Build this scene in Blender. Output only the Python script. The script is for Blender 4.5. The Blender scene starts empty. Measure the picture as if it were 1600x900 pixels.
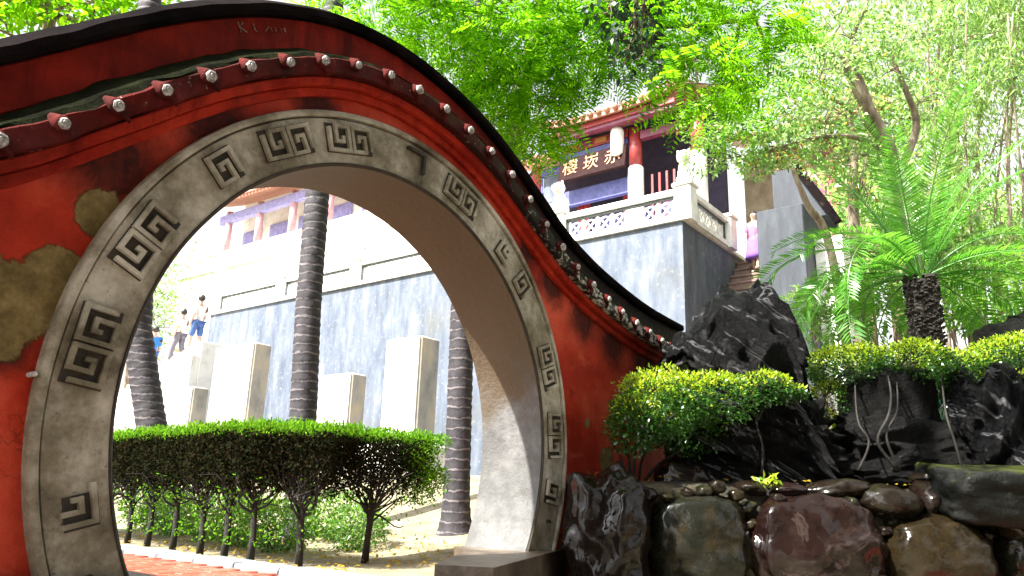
import bpy, bmesh, math, random
import numpy as np
from mathutils import Vector, Matrix, noise

random.seed(7)
rng = np.random.default_rng(11)
sc = bpy.context.scene
COL = sc.collection
R = math.radians

# ------------------------------------------------------------------ camera
CAM = np.array([-2.486, -2.633, 0.55])
YAW, PITCH, ROLL, FPX = 0.917, 0.2667, 0.032, 1188.4
_f = np.array([math.sin(YAW) * math.cos(PITCH), math.cos(YAW) * math.cos(PITCH), math.sin(PITCH)])
_r0 = np.array([math.cos(YAW), -math.sin(YAW), 0.0])
_u0 = np.cross(_r0, _f)
RI = math.cos(ROLL) * _r0 + math.sin(ROLL) * _u0
UP = -math.sin(ROLL) * _r0 + math.cos(ROLL) * _u0
FW = _f
cam_d = bpy.data.cameras.new('camera')
cam_d.sensor_width = 36.0
cam_d.lens = 36.0 * FPX / 1600.0
cam_d.clip_start = 0.05
cam_d.clip_end = 800.0
cam = bpy.data.objects.new('camera', cam_d)
COL.objects.link(cam)
cam.matrix_world = Matrix(((RI[0], UP[0], -FW[0], CAM[0]), (RI[1], UP[1], -FW[1], CAM[1]),
                           (RI[2], UP[2], -FW[2], CAM[2]), (0, 0, 0, 1)))
sc.camera = cam


def at(u, v, d):
    """world point seen at photo pixel (u, v) at forward distance d metres"""
    return CAM + (FW + (u - 800) / FPX * RI - (v - 450) / FPX * UP) * d


# ------------------------------------------------------------------ light
SUN_AZ, SUN_EL = -71.0, 50.0
sun_d = bpy.data.lights.new('sun', 'SUN')
sun_d.energy = 5.0
sun_d.angle = R(0.8)
sun_d.color = (1.0, 0.96, 0.88)
sun = bpy.data.objects.new('sun', sun_d)
COL.objects.link(sun)
_s = Vector((math.sin(R(SUN_AZ)) * math.cos(R(SUN_EL)), math.cos(R(SUN_AZ)) * math.cos(R(SUN_EL)), math.sin(R(SUN_EL))))
sun.rotation_euler = _s.to_track_quat('Z', 'Y').to_euler()
sun.location = (-10, 10, 20)
world = bpy.data.worlds.new('World')
sc.world = world
world.use_nodes = True
wn = world.node_tree
bg = wn.nodes['Background']
sky = wn.nodes.new('ShaderNodeTexSky')
sky.sky_type = 'NISHITA'
sky.sun_disc = False
sky.sun_elevation = R(SUN_EL)
sky.sun_rotation = R(SUN_AZ % 360)
sky.dust_density = 4.0
sky.air_density = 1.0
hs = wn.nodes.new('ShaderNodeHueSaturation')
hs.inputs['Saturation'].default_value = 0.08
wn.links.new(sky.outputs['Color'], hs.inputs['Color'])
wn.links.new(hs.outputs['Color'], bg.inputs['Color'])
bg.inputs['Strength'].default_value = 0.10
sc.view_settings.view_transform = 'Standard'
sc.view_settings.look = 'None'
sc.view_settings.exposure = 2.1
sc.view_settings.gamma = 1.0
sc.render.engine = 'CYCLES'
sc.cycles.use_denoising = True
sc.cycles.max_bounces = 8
sc.cycles.diffuse_bounces = 4
sc.cycles.transmission_bounces = 6


# ------------------------------------------------------------------ materials
def newmat(name):
    m = bpy.data.materials.new(name)
    m.use_nodes = True
    return m, m.node_tree, m.node_tree.nodes['Principled BSDF']


def nd(nt, t, **kw):
    n = nt.nodes.new(t)
    for k, v in kw.items():
        if k in n.inputs.keys():
            n.inputs[k].default_value = v
        else:
            setattr(n, k, v)
    return n


def ramp(nt, fac, stops):
    r = nt.nodes.new('ShaderNodeValToRGB')
    while len(r.color_ramp.elements) < len(stops):
        r.color_ramp.elements.new(0.5)
    for e, (p, c) in zip(r.color_ramp.elements, stops):
        e.position = p
        e.color = (*c, 1) if len(c) == 3 else c
    nt.links.new(fac, r.inputs['Fac'])
    return r.outputs['Color']


def mixc(nt, fac, a, b):
    m = nt.nodes.new('ShaderNodeMix')
    m.data_type = 'RGBA'
    for s, val in ((m.inputs[0], fac), (m.inputs[6], a), (m.inputs[7], b)):
        if isinstance(val, (int, float)):
            s.default_value = val
        elif isinstance(val, tuple):
            s.default_value = (*val, 1)
        else:
            nt.links.new(val, s)
    return m.outputs[2]


def math_(nt, op, a, b=0.0, clamp=False):
    m = nt.nodes.new('ShaderNodeMath')
    m.operation = op
    m.use_clamp = clamp
    for s, val in zip(m.inputs, (a, b)):
        if isinstance(val, (int, float)):
            s.default_value = val
        else:
            nt.links.new(val, s)
    return m.outputs[0]


def coords(nt, scale=(1, 1, 1), kind='Object', rot=(0, 0, 0)):
    tc = nt.nodes.new('ShaderNodeTexCoord')
    mp = nt.nodes.new('ShaderNodeMapping')
    mp.inputs['Scale'].default_value = scale
    mp.inputs['Rotation'].default_value = rot
    nt.links.new(tc.outputs[kind], mp.inputs['Vector'])
    return mp.outputs['Vector']


def wcoords(nt, scale=(1, 1, 1)):
    g = nt.nodes.new('ShaderNodeNewGeometry')
    mp = nt.nodes.new('ShaderNodeMapping')
    mp.inputs['Scale'].default_value = scale
    nt.links.new(g.outputs['Position'], mp.inputs['Vector'])
    return mp.outputs['Vector']


def noise_(nt, vec, scale, detail=6.0, rough=0.6, dist=0.0):
    n = nt.nodes.new('ShaderNodeTexNoise')
    n.inputs['Scale'].default_value = scale
    n.inputs['Detail'].default_value = detail
    n.inputs['Roughness'].default_value = rough
    n.inputs['Distortion'].default_value = dist
    nt.links.new(vec, n.inputs['Vector'])
    return n.outputs['Fac']


def bump(nt, bsdf, height, strength, distance):
    b = nt.nodes.new('ShaderNodeBump')
    b.inputs['Strength'].default_value = strength
    b.inputs['Distance'].default_value = distance
    nt.links.new(height, b.inputs['Height'])
    nt.links.new(b.outputs['Normal'], bsdf.inputs['Normal'])


def spot(nt, centre, radius):
    """1 inside a rounded blotch at a world place, 0 outside, soft border"""
    g = nt.nodes.new('ShaderNodeNewGeometry')
    v = nt.nodes.new('ShaderNodeVectorMath')
    v.operation = 'DISTANCE'
    nt.links.new(g.outputs['Position'], v.inputs[0])
    v.inputs[1].default_value = centre
    return math_(nt, 'SUBTRACT', 1.0, math_(nt, 'DIVIDE', v.outputs['Value'], radius), True)


def mat_plain(name, stops, scale=6.0, rough=0.7, bmp=0.3, bscale=20.0, bdist=0.01, spec=0.5, stretch=(1, 1, 1), world_=False, rough_var=0.0):
    m, nt, b = newmat(name)
    vec = wcoords(nt, stretch) if world_ else coords(nt, stretch)
    n = noise_(nt, vec, scale, 8, 0.65)
    c = ramp(nt, n, stops)
    nt.links.new(c, b.inputs['Base Color'])
    b.inputs['Roughness'].default_value = rough
    b.inputs['Specular IOR Level'].default_value = spec
    if rough_var:
        nr = noise_(nt, vec, scale * 2.3, 4, 0.5)
        nt.links.new(math_(nt, 'ADD', math_(nt, 'MULTIPLY', nr, rough_var), rough - rough_var / 2), b.inputs['Roughness'])
    if bmp:
        bump(nt, b, noise_(nt, vec, bscale, 8, 0.7), bmp, bdist)
    return m


def mat_leaf(name, cols, trans=0.5, gloss=0.06, rough=0.4):
    """cols: dark, mid, light leaf colours; picked leaf by leaf"""
    m = bpy.data.materials.new(name)
    m.use_nodes = True
    nt = m.node_tree
    nt.nodes.clear()
    out = nt.nodes.new('ShaderNodeOutputMaterial')
    g = nt.nodes.new('ShaderNodeNewGeometry')
    k = len(cols)
    c = ramp(nt, g.outputs['Random Per Island'], [(i / max(1, k - 1), cc) for i, cc in enumerate(cols)])
    d = nt.nodes.new('ShaderNodeBsdfDiffuse')
    t = nt.nodes.new('ShaderNodeBsdfTranslucent')
    gl = nt.nodes.new('ShaderNodeBsdfGlossy')
    gl.inputs['Roughness'].default_value = rough
    gl.inputs['Color'].default_value = (0.9, 0.95, 0.9, 1)
    nt.links.new(c, d.inputs['Color'])
    hv = nt.nodes.new('ShaderNodeHueSaturation')
    hv.inputs['Value'].default_value = 1.7
    hv.inputs['Hue'].default_value = 0.49
    nt.links.new(c, hv.inputs['Color'])
    nt.links.new(hv.outputs['Color'], t.inputs['Color'])
    a = nt.nodes.new('ShaderNodeMixShader')
    a.inputs[0].default_value = trans
    nt.links.new(d.outputs[0], a.inputs[1])
    nt.links.new(t.outputs[0], a.inputs[2])
    e = nt.nodes.new('ShaderNodeMixShader')
    e.inputs[0].default_value = gloss
    nt.links.new(a.outputs[0], e.inputs[1])
    nt.links.new(gl.outputs[0], e.inputs[2])
    nt.links.new(e.outputs[0], out.inputs['Surface'])
    return m


M = {}


def mat_red_wall():
    m, nt, b = newmat('red_plaster')
    v = wcoords(nt)
    big = noise_(nt, v, 1.6, 8, 0.62)
    base = ramp(nt, big, [(0.3, (0.20, 0.012, 0.005)), (0.48, (0.42, 0.034, 0.014)), (0.68, (0.68, 0.105, 0.055))])
    streak = noise_(nt, wcoords(nt, (7, 7, 0.7)), 1.0, 6, 0.6)
    base = mixc(nt, math_(nt, 'MULTIPLY', math_(nt, 'SUBTRACT', streak, 0.52, True), 2.2, True), base, (0.20, 0.012, 0.010))
    fine = noise_(nt, v, 34, 6, 0.75)
    base = mixc(nt, math_(nt, 'MULTIPLY', math_(nt, 'SUBTRACT', fine, 0.60, True), 3.0, True), base, (0.11, 0.010, 0.008))
    scuff = noise_(nt, wcoords(nt, (1, 1, 1.8)), 3.3, 9, 0.74, 0.5)
    base = mixc(nt, math_(nt, 'MULTIPLY', math_(nt, 'SUBTRACT', scuff, 0.585, True), 5.0, True), base, (0.60, 0.13, 0.075))
    base = mixc(nt, math_(nt, 'MULTIPLY', math_(nt, 'SUBTRACT', 0.40, scuff, True), 6.0, True), base, (0.075, 0.006, 0.005))
    flake = noise_(nt, v, 19, 4, 0.6, 0.3)
    base = mixc(nt, math_(nt, 'MULTIPLY', math_(nt, 'SUBTRACT', flake, 0.725, True), 30.0, True), base, (0.34, 0.17, 0.11))
    # mouldy black blotches with coping shade painted in at the right, and bare, olive-tan plaster with ragged borders
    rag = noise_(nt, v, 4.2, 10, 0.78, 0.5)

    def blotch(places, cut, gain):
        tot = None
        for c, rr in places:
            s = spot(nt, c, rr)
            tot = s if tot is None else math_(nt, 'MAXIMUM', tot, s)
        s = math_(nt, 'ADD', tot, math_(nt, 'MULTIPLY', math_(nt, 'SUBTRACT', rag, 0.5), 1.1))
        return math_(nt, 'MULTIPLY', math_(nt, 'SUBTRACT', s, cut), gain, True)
    mould_shade = blotch([((-1.38, 0, 1.64), 0.30), ((-1.02, 0, 1.93), 0.28), ((1.1, 0, 2.02), 0.20), ((1.38, 0, 1.86), 0.24), ((1.75, 0, 1.72), 0.28), ((2.15, 0, 1.62), 0.32), ((2.6, 0, 1.52), 0.36),
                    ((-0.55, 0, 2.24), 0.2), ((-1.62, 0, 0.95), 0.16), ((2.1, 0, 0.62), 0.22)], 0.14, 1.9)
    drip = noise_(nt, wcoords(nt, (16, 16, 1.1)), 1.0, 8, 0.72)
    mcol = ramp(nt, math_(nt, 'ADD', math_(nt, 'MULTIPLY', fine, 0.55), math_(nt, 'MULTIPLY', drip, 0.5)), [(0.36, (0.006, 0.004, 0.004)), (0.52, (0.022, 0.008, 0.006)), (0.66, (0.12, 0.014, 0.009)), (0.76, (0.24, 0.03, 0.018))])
    mould_shade = math_(nt, 'MULTIPLY', mould_shade, math_(nt, 'ADD', 0.45, math_(nt, 'MULTIPLY', drip, 0.95)), True)
    base = mixc(nt, mould_shade, base, mcol)
    bare = blotch([((-1.58, 0, 1.10), 0.20), ((-1.50, 0, 1.20), 0.14), ((-1.39, 0, 1.44), 0.13), ((-1.68, 0, 0.82), 0.10), ((-1.64, 0, 0.98), 0.14), ((2.06, 0, 0.80), 0.14), ((1.80, 0, 1.02), 0.05)], 0.28, 16.0)
    bcol = ramp(nt, noise_(nt, v, 9, 6, 0.7), [(0.3, (0.06, 0.042, 0.013)), (0.55, (0.20, 0.145, 0.055)), (0.75, (0.34, 0.28, 0.15))])
    base = mixc(nt, bare, base, bcol)
    # hairline cracks
    vo = nt.nodes.new('ShaderNodeTexVoronoi')
    vo.feature = 'DISTANCE_TO_EDGE'
    vo.inputs['Scale'].default_value = 2.6
    wv = nt.nodes.new('ShaderNodeVectorMath')
    nz = nt.nodes.new('ShaderNodeTexNoise')
    nz.inputs['Scale'].default_value = 7.0
    nz.inputs['Detail'].default_value = 6
    nt.links.new(v, nz.inputs['Vector'])
    sc_ = nt.nodes.new('ShaderNodeVectorMath')
    sc_.operation = 'SCALE'
    sc_.inputs['Scale'].default_value = 0.22
    nt.links.new(nz.outputs['Color'], sc_.inputs[0])
    nt.links.new(v, wv.inputs[0])
    nt.links.new(sc_.outputs[0], wv.inputs[1])
    nt.links.new(wv.outputs[0], vo.inputs['Vector'])
    crk = math_(nt, 'SUBTRACT', 1.0, math_(nt, 'MULTIPLY', vo.outputs['Distance'], 130.0), True)
    crk = math_(nt, 'MULTIPLY', crk, math_(nt, 'MULTIPLY', math_(nt, 'SUBTRACT', noise_(nt, v, 1.3, 3, 0.5), 0.44, True), 6.0, True))
    base = mixc(nt, math_(nt, 'MULTIPLY', crk, 0.85), base, (0.035, 0.006, 0.005))
    nt.links.new(base, b.inputs['Base Color'])
    b.inputs['Roughness'].default_value = 0.6
    b.inputs['Specular IOR Level'].default_value = 0.10
    bump(nt, b, math_(nt, 'SUBTRACT', noise_(nt, v, 14, 9, 0.7), math_(nt, 'MULTIPLY', bare, 0.7)), 0.8, 0.016)
    return m


def mat_trim_red(name, lo, hi, chip=(0.6, 0.57, 0.5), chip_cut=0.66, from_x=None, rough=0.45):
    m, nt, b = newmat(name)
    v = wcoords(nt)
    base = ramp(nt, noise_(nt, v, 4.0, 8, 0.65), [(0.35, lo), (0.65, hi)])
    grime = noise_(nt, v, 2.2, 6, 0.6, 0.4)
    base = mixc(nt, math_(nt, 'MULTIPLY', math_(nt, 'SUBTRACT', grime, 0.5, True), 3.0, True), base, (0.018, 0.012, 0.009))
    ch = noise_(nt, v, 26.0, 5, 0.7, 0.3)
    sp = noise_(nt, v, 70.0, 4, 0.7)
    base = mixc(nt, math_(nt, 'MULTIPLY', math_(nt, 'SUBTRACT', sp, 0.60, True), 5.0, True), base, tuple(min(1, x * 0.3 + 0.01) for x in lo))
    rn = noise_(nt, wcoords(nt, (9, 9, 1.2)), 1.0, 8, 0.7)
    base = mixc(nt, math_(nt, 'MULTIPLY', math_(nt, 'SUBTRACT', rn, 0.50, True), 4.0, True), base, tuple(x * 0.35 for x in lo))
    if from_x is not None:      # the paint has come off towards the far, lower end of the coping
        sx = nt.nodes.new('ShaderNodeSeparateXYZ')
        nt.links.new(v, sx.inputs[0])
        ch = math_(nt, 'ADD', ch, math_(nt, 'MULTIPLY', math_(nt, 'SUBTRACT', sx.outputs['X'], from_x, True), 0.17))
        dk = math_(nt, 'MULTIPLY', math_(nt, 'SUBTRACT', sx.outputs['X'], from_x - 0.9), 0.9, True)
        base = mixc(nt, dk, base, (0.022, 0.016, 0.015))
    base = mixc(nt, math_(nt, 'MULTIPLY', math_(nt, 'SUBTRACT', ch, chip_cut), 9.0, True), base, chip)
    nt.links.new(base, b.inputs['Base Color'])
    b.inputs['Roughness'].default_value = rough
    b.inputs['Specular IOR Level'].default_value = 0.08
    bump(nt, b, noise_(nt, v, 24, 9, 0.75), 1.0, 0.02)
    return m


def mat_stone(name, stops, stain=(0.05, 0.042, 0.03), cut=0.56, rust=None, rough=0.72):
    m, nt, b = newmat(name)
    v = wcoords(nt)
    base = ramp(nt, noise_(nt, v, 3.2, 9, 0.68), stops)
    sp = noise_(nt, v, 38.0, 5, 0.7)
    base = mixc(nt, math_(nt, 'MULTIPLY', math_(nt, 'SUBTRACT', sp, 0.60, True), 4.5, True), base, stain)
    st = noise_(nt, v, 2.6, 7, 0.62, 0.7)
    base = mixc(nt, math_(nt, 'MULTIPLY', math_(nt, 'SUBTRACT', st, cut, True), 4.0, True), base, stain)
    if rust:
        sz = nt.nodes.new('ShaderNodeSeparateXYZ')
        nt.links.new(v, sz.inputs[0])
        k = math_(nt, 'MULTIPLY', math_(nt, 'ADD', math_(nt, 'SUBTRACT', sz.outputs['Z'], 0.95), math_(nt, 'MULTIPLY', math_(nt, 'SUBTRACT', st, 0.5), 1.6)), 2.6, True)
        base = mixc(nt, math_(nt, 'MULTIPLY', k, 0.92), base, rust)
    nt.links.new(base, b.inputs['Base Color'])
    b.inputs['Roughness'].default_value = rough
    b.inputs['Specular IOR Level'].default_value = 0.3
    pit = noise_(nt, v, 9, 10, 0.75)
    bump(nt, b, math_(nt, 'ADD', math_(nt, 'ADD', noise_(nt, v, 22, 9, 0.7), pit), math_(nt, 'MULTIPLY', sp, 0.6)), 0.7, 0.012)
    return m


def mat_wet_rock(name, stops, rough=0.22, bstr=0.8, bscale=9.0, bdist=0.04, spec=0.4, moss=None, strata=None, vein_glint=None, coat=0.0):
    """strata: (angle, squeeze) of layers seen from the front"""
    m, nt, b = newmat(name)
    v = coords(nt)
    sv = v
    if strata:
        vr = nt.nodes.new('ShaderNodeVectorRotate')
        vr.rotation_type = 'Y_AXIS'
        vr.inputs['Angle'].default_value = strata[0]
        nt.links.new(v, vr.inputs['Vector'])
        mp = nt.nodes.new('ShaderNodeMapping')
        mp.inputs['Scale'].default_value = (0.5, 0.8, strata[1])
        nt.links.new(vr.outputs['Vector'], mp.inputs['Vector'])
        sv = mp.outputs['Vector']
    base = ramp(nt, noise_(nt, v, 3.5, 9, 0.7, 0.3), stops)
    fine = noise_(nt, sv, bscale, 10, 0.75, 0.3)
    grit = noise_(nt, v, bscale * 4.5, 8, 0.75)
    dk = noise_(nt, v, 6.5, 9, 0.75, 0.6)
    base = mixc(nt, math_(nt, 'MULTIPLY', math_(nt, 'SUBTRACT', dk, 0.52, True), 6.0, True), base, tuple(x * 0.25 for x in stops[0][1]))
    base = mixc(nt, math_(nt, 'MULTIPLY', math_(nt, 'SUBTRACT', grit, 0.60, True), 4.0, True), base, tuple(min(1, x * 1.7) for x in stops[-1][1]))
    if vein_glint:  # pale lines; on black rock they are painted wet glints
        vn = noise_(nt, sv, bscale * 0.5, 6, 0.6, 0.8)
        ridge = math_(nt, 'SUBTRACT', 1.0, math_(nt, 'MULTIPLY', math_(nt, 'ABSOLUTE', math_(nt, 'SUBTRACT', vn, 0.58)), 42.0), True)
        base = mixc(nt, math_(nt, 'MULTIPLY', ridge, 0.7), base, vein_glint)
    if moss:
        gm = nt.nodes.new('ShaderNodeNewGeometry')
        sz = nt.nodes.new('ShaderNodeSeparateXYZ')
        nt.links.new(gm.outputs['Normal'], sz.inputs[0])
        k = math_(nt, 'MULTIPLY', math_(nt, 'SUBTRACT', math_(nt, 'ADD', math_(nt, 'MULTIPLY', sz.outputs['Z'], 0.25), noise_(nt, v, 3.1, 8, 0.75)), 0.66), 5.0, True)
        base = mixc(nt, math_(nt, 'MULTIPLY', k, 0.85), base, moss)
    nt.links.new(base, b.inputs['Base Color'])
    r = math_(nt, 'ADD', math_(nt, 'MULTIPLY', noise_(nt, v, bscale * 0.7, 5, 0.6), 0.6), rough - 0.25, True)
    nt.links.new(r, b.inputs['Roughness'])
    b.inputs['Specular IOR Level'].default_value = spec
    if coat:        # film of water
        b.inputs['Coat Weight'].default_value = coat
        b.inputs['Coat Roughness'].default_value = 0.10
        cb = nt.nodes.new('ShaderNodeBump')
        cb.inputs['Strength'].default_value = 0.45
        cb.inputs['Distance'].default_value = 0.02
        nt.links.new(noise_(nt, v, bscale * 1.1, 4, 0.5), cb.inputs['Height'])
        nt.links.new(cb.outputs['Normal'], b.inputs['Coat Normal'])
    bump(nt, b, math_(nt, 'ADD', fine, math_(nt, 'MULTIPLY', grit, 0.35)), bstr, bdist)
    return m


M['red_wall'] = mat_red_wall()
M['mould_red'] = mat_trim_red('bright_red_moulding', (0.30, 0.014, 0.007), (0.60, 0.046, 0.020), chip_cut=0.80)
M['eave_red'] = mat_trim_red('chipped_red_eave', (0.035, 0.006, 0.004), (0.15, 0.011, 0.008), chip_cut=0.63, from_x=0.75)
M['band_red'] = mat_trim_red('weathered_red_band', (0.12, 0.008, 0.005), (0.32, 0.020, 0.010), chip=(0.30, 0.12, 0.08), chip_cut=0.76, from_x=1.2)
M['moss_slope'] = mat_plain('mossy_mortar', [(0.35, (0.004, 0.004, 0.002)), (0.58, (0.013, 0.016, 0.006)), (0.78, (0.04, 0.04, 0.022))], 7, 0.95, 1.0, 30, 0.03, spec=0.03, world_=True)
M['cap_black'] = mat_plain('blackened_ridge_cap', [(0.35, (0.003, 0.0025, 0.003)), (0.62, (0.010, 0.007, 0.007)), (0.82, (0.05, 0.035, 0.03))], 5, 0.9, 0.5, 24, 0.01, spec=0.02, world_=True)
M['rosette'] = mat_plain('white_plaster', [(0.35, (0.10, 0.09, 0.085)), (0.55, (0.42, 0.40, 0.38)), (0.7, (0.66, 0.65, 0.64))], 45, 0.6, 0.3, 60, 0.004)
M['ring'] = mat_stone('carved_limestone', [(0.30, (0.065, 0.052, 0.030)), (0.45, (0.22, 0.19, 0.13)), (0.64, (0.56, 0.52, 0.43))], (0.020, 0.016, 0.009), 0.56)
M['ring_groove'] = mat_plain('dark_groove', [(0.3, (0.012, 0.010, 0.007)), (0.7, (0.05, 0.04, 0.025))], 20, 0.85, 0.3, 50, 0.004, world_=True)  # dark tone of the fret beds, inner rim and worn bars
M['lining'] = mat_stone('arch_lining_cement', [(0.28, (0.045, 0.045, 0.043)), (0.5, (0.095, 0.095, 0.093)), (0.72, (0.17, 0.17, 0.17))], (0.030, 0.025, 0.015), 0.55, rust=(0.085, 0.058, 0.030))
M['plinth'] = mat_stone('plinth_stone', [(0.3, (0.035, 0.024, 0.016)), (0.5, (0.085, 0.062, 0.042)), (0.75, (0.20, 0.165, 0.13))], (0.012, 0.009, 0.006), 0.54, rough=0.38)


# ------------------------------------------------------------------ mesh helpers
def link(o, parent=None):
    COL.objects.link(o)
    if parent is not None:
        o.parent = parent
    return o


def tag(o, label=None, cat=None, group=None, kind=None):
    if label:
        o['label'] = label
    if cat:
        o['category'] = cat
    if group:
        o['group'] = group
    if kind:
        o['kind'] = kind
    return o


def empty(name, loc=(0, 0, 0), rz=0.0):
    o = bpy.data.objects.new(name, None)
    o.location = loc
    o.rotation_euler = (0, 0, rz)
    o.empty_display_size = 0.1
    return link(o)


class MB:
    def __init__(self):
        self.v, self.f = [], []

    def add(self, vs, fs):
        k = len(self.v)
        self.v += [tuple(map(float, p)) for p in vs]
        self.f += [tuple(i + k for i in f) for f in fs]
        return self

    def box(self, x0, x1, y0, y1, z0, z1, m=None):
        vs = [(x, y, z) for z in (z0, z1) for y in (y0, y1) for x in (x0, x1)]
        if m is not None:
            vs = [m @ Vector(p) for p in vs]
        return self.add(vs, [(0, 2, 3, 1), (4, 5, 7, 6), (0, 1, 5, 4), (2, 6, 7, 3), (0, 4, 6, 2), (1, 3, 7, 5)])

    def bevel_box(self, x0, x1, y0, y1, z0, z1, b=0.01, jit=0.0):
        """box with chamfered top and vertical edges"""
        def lay(z, i):
            return [(x0 + i + b, y0 + i, z), (x1 - i - b, y0 + i, z), (x1 - i, y0 + i + b, z), (x1 - i, y1 - i - b, z),
                    (x1 - i - b, y1 - i, z), (x0 + i + b, y1 - i, z), (x0 + i, y1 - i - b, z), (x0 + i, y0 + i + b, z)]
        vs = lay(z0, 0) + lay(z1 - b, 0) + lay(z1, b)
        if jit:
            vs = [tuple(c + random.uniform(-jit, jit) for c in p) for p in vs]
        fs = []
        for r in range(2):
            for i in range(8):
                fs.append((r * 8 + i, r * 8 + (i + 1) % 8, r * 8 + 8 + (i + 1) % 8, r * 8 + 8 + i))
        fs += [tuple(range(7, -1, -1)), tuple(range(16, 24))]
        return self.add(vs, fs)

    def tube(self, pts, radii, n=8, cap=True, wob=0.0):
        pts = [Vector(p) for p in pts]
        if isinstance(radii, (int, float)):
            radii = [radii] * len(pts)
        vs, fs = [], []
        prev = None
        for i, p in enumerate(pts):
            t = (pts[min(i + 1, len(pts) - 1)] - pts[max(i - 1, 0)])
            t = t.normalized() if t.length > 1e-9 else Vector((0, 0, 1))
            if prev is None:
                a = t.orthogonal().normalized()
            else:
                a = (prev - t * prev.dot(t))
                a = a.normalized() if a.length > 1e-6 else t.orthogonal().normalized()
            prev = a
            b = t.cross(a)
            for k in range(n):
                an = 2 * math.pi * k / n
                rr = radii[i] * (1 + (random.uniform(-wob, wob) if wob else 0))
                vs.append(p + (a * math.cos(an) + b * math.sin(an)) * rr)
        for i in range(len(pts) - 1):
            for k in range(n):
                fs.append((i * n + k, i * n + (k + 1) % n, (i + 1) * n + (k + 1) % n, (i + 1) * n + k))
        if cap:
            fs += [tuple(range(n - 1, -1, -1)), tuple(range((len(pts) - 1) * n, len(pts) * n))]
        return self.add(vs, fs)

    def prism(self, poly, z0, z1):
        """poly: (x, y) list counter-clockwise, extruded in z"""
        n = len(poly)
        vs = [(x, y, z0) for x, y in poly] + [(x, y, z1) for x, y in poly]
        fs = [(i, (i + 1) % n, n + (i + 1) % n, n + i) for i in range(n)] + [tuple(range(n - 1, -1, -1)), tuple(range(n, 2 * n))]
        return self.add(vs, fs)

    def lathe(self, prof, n=12, centre=(0, 0, 0)):
        cx, cy, cz = centre
        vs, fs = [], []
        for r, z in prof:
            for k in range(n):
                a = 2 * math.pi * k / n
                vs.append((cx + r * math.cos(a), cy + r * math.sin(a), cz + z))
        for i in range(len(prof) - 1):
            for k in range(n):
                fs.append((i * n + k, i * n + (k + 1) % n, (i + 1) * n + (k + 1) % n, (i + 1) * n + k))
        fs += [tuple(range(n - 1, -1, -1)), tuple(range((len(prof) - 1) * n, len(prof) * n))]
        return self.add(vs, fs)

    def mesh(self, name, mat, smooth=False):
        me = bpy.data.meshes.new(name)
        me.from_pydata(self.v, [], self.f)
        me.update()
        if smooth:
            me.polygons.foreach_set('use_smooth', [True] * len(me.polygons))
        if mat is not None:
            me.materials.append(mat)
        return me

    def build(self, name, mat, parent=None, smooth=False):
        return link(bpy.data.objects.new(name, self.mesh(name, mat, smooth)), parent)


def inst(name, me, parent, mw):
    o = bpy.data.objects.new(name, me)
    link(o, parent)
    o.matrix_local = mw
    return o


def catmull(pts, per=8):
    pts = [np.array(p, float) for p in pts]
    P = [2 * pts[0] - pts[1]] + pts + [2 * pts[-1] - pts[-2]]
    out = []
    for i in range(1, len(P) - 2):
        for k in range(per):
            t = k / per
            a, b, c, d = P[i - 1], P[i], P[i + 1], P[i + 2]
            out.append(0.5 * ((2 * b) + (c - a) * t + (2 * a - 5 * b + 4 * c - d) * t * t + (3 * b - a - 3 * c + d) * t ** 3))
    out.append(P[-2])
    return out


# ------------------------------------------------------------------ ground
def ground_z(x, y):
    """lawn beyond the gate rises gently towards the terrace"""
    t = min(1.0, max(0.0, (x - 2.0) / 5.0))
    t = t * t * (3 - 2 * t)
    s = min(1.0, max(0.0, (y - 0.6) / 0.8))
    return 0.85 * t * s


M['soil'] = mat_plain('garden_soil', [(0.3, (0.10, 0.085, 0.05)), (0.55, (0.22, 0.19, 0.12)), (0.75, (0.34, 0.30, 0.20))], 3.0, 0.9, 0.6, 18, 0.03, world_=True)
M['brick_red'] = mat_plain('red_paving_brick', [(0.3, (0.28, 0.05, 0.03)), (0.7, (0.46, 0.11, 0.07))], 5, 0.30, 0.4, 40, 0.006, world_=True, rough_var=0.3)
M['kerb_stone'] = mat_plain('wet_grey_kerb', [(0.3, (0.12, 0.13, 0.14)), (0.7, (0.36, 0.38, 0.40))], 6, 0.28, 0.4, 30, 0.008, world_=True, rough_var=0.3)
M['joint'] = mat_plain('paving_bed', [(0.3, (0.10, 0.07, 0.06)), (0.7, (0.20, 0.16, 0.14))], 8, 0.8, 0.4, 40, 0.006, world_=True)


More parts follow.
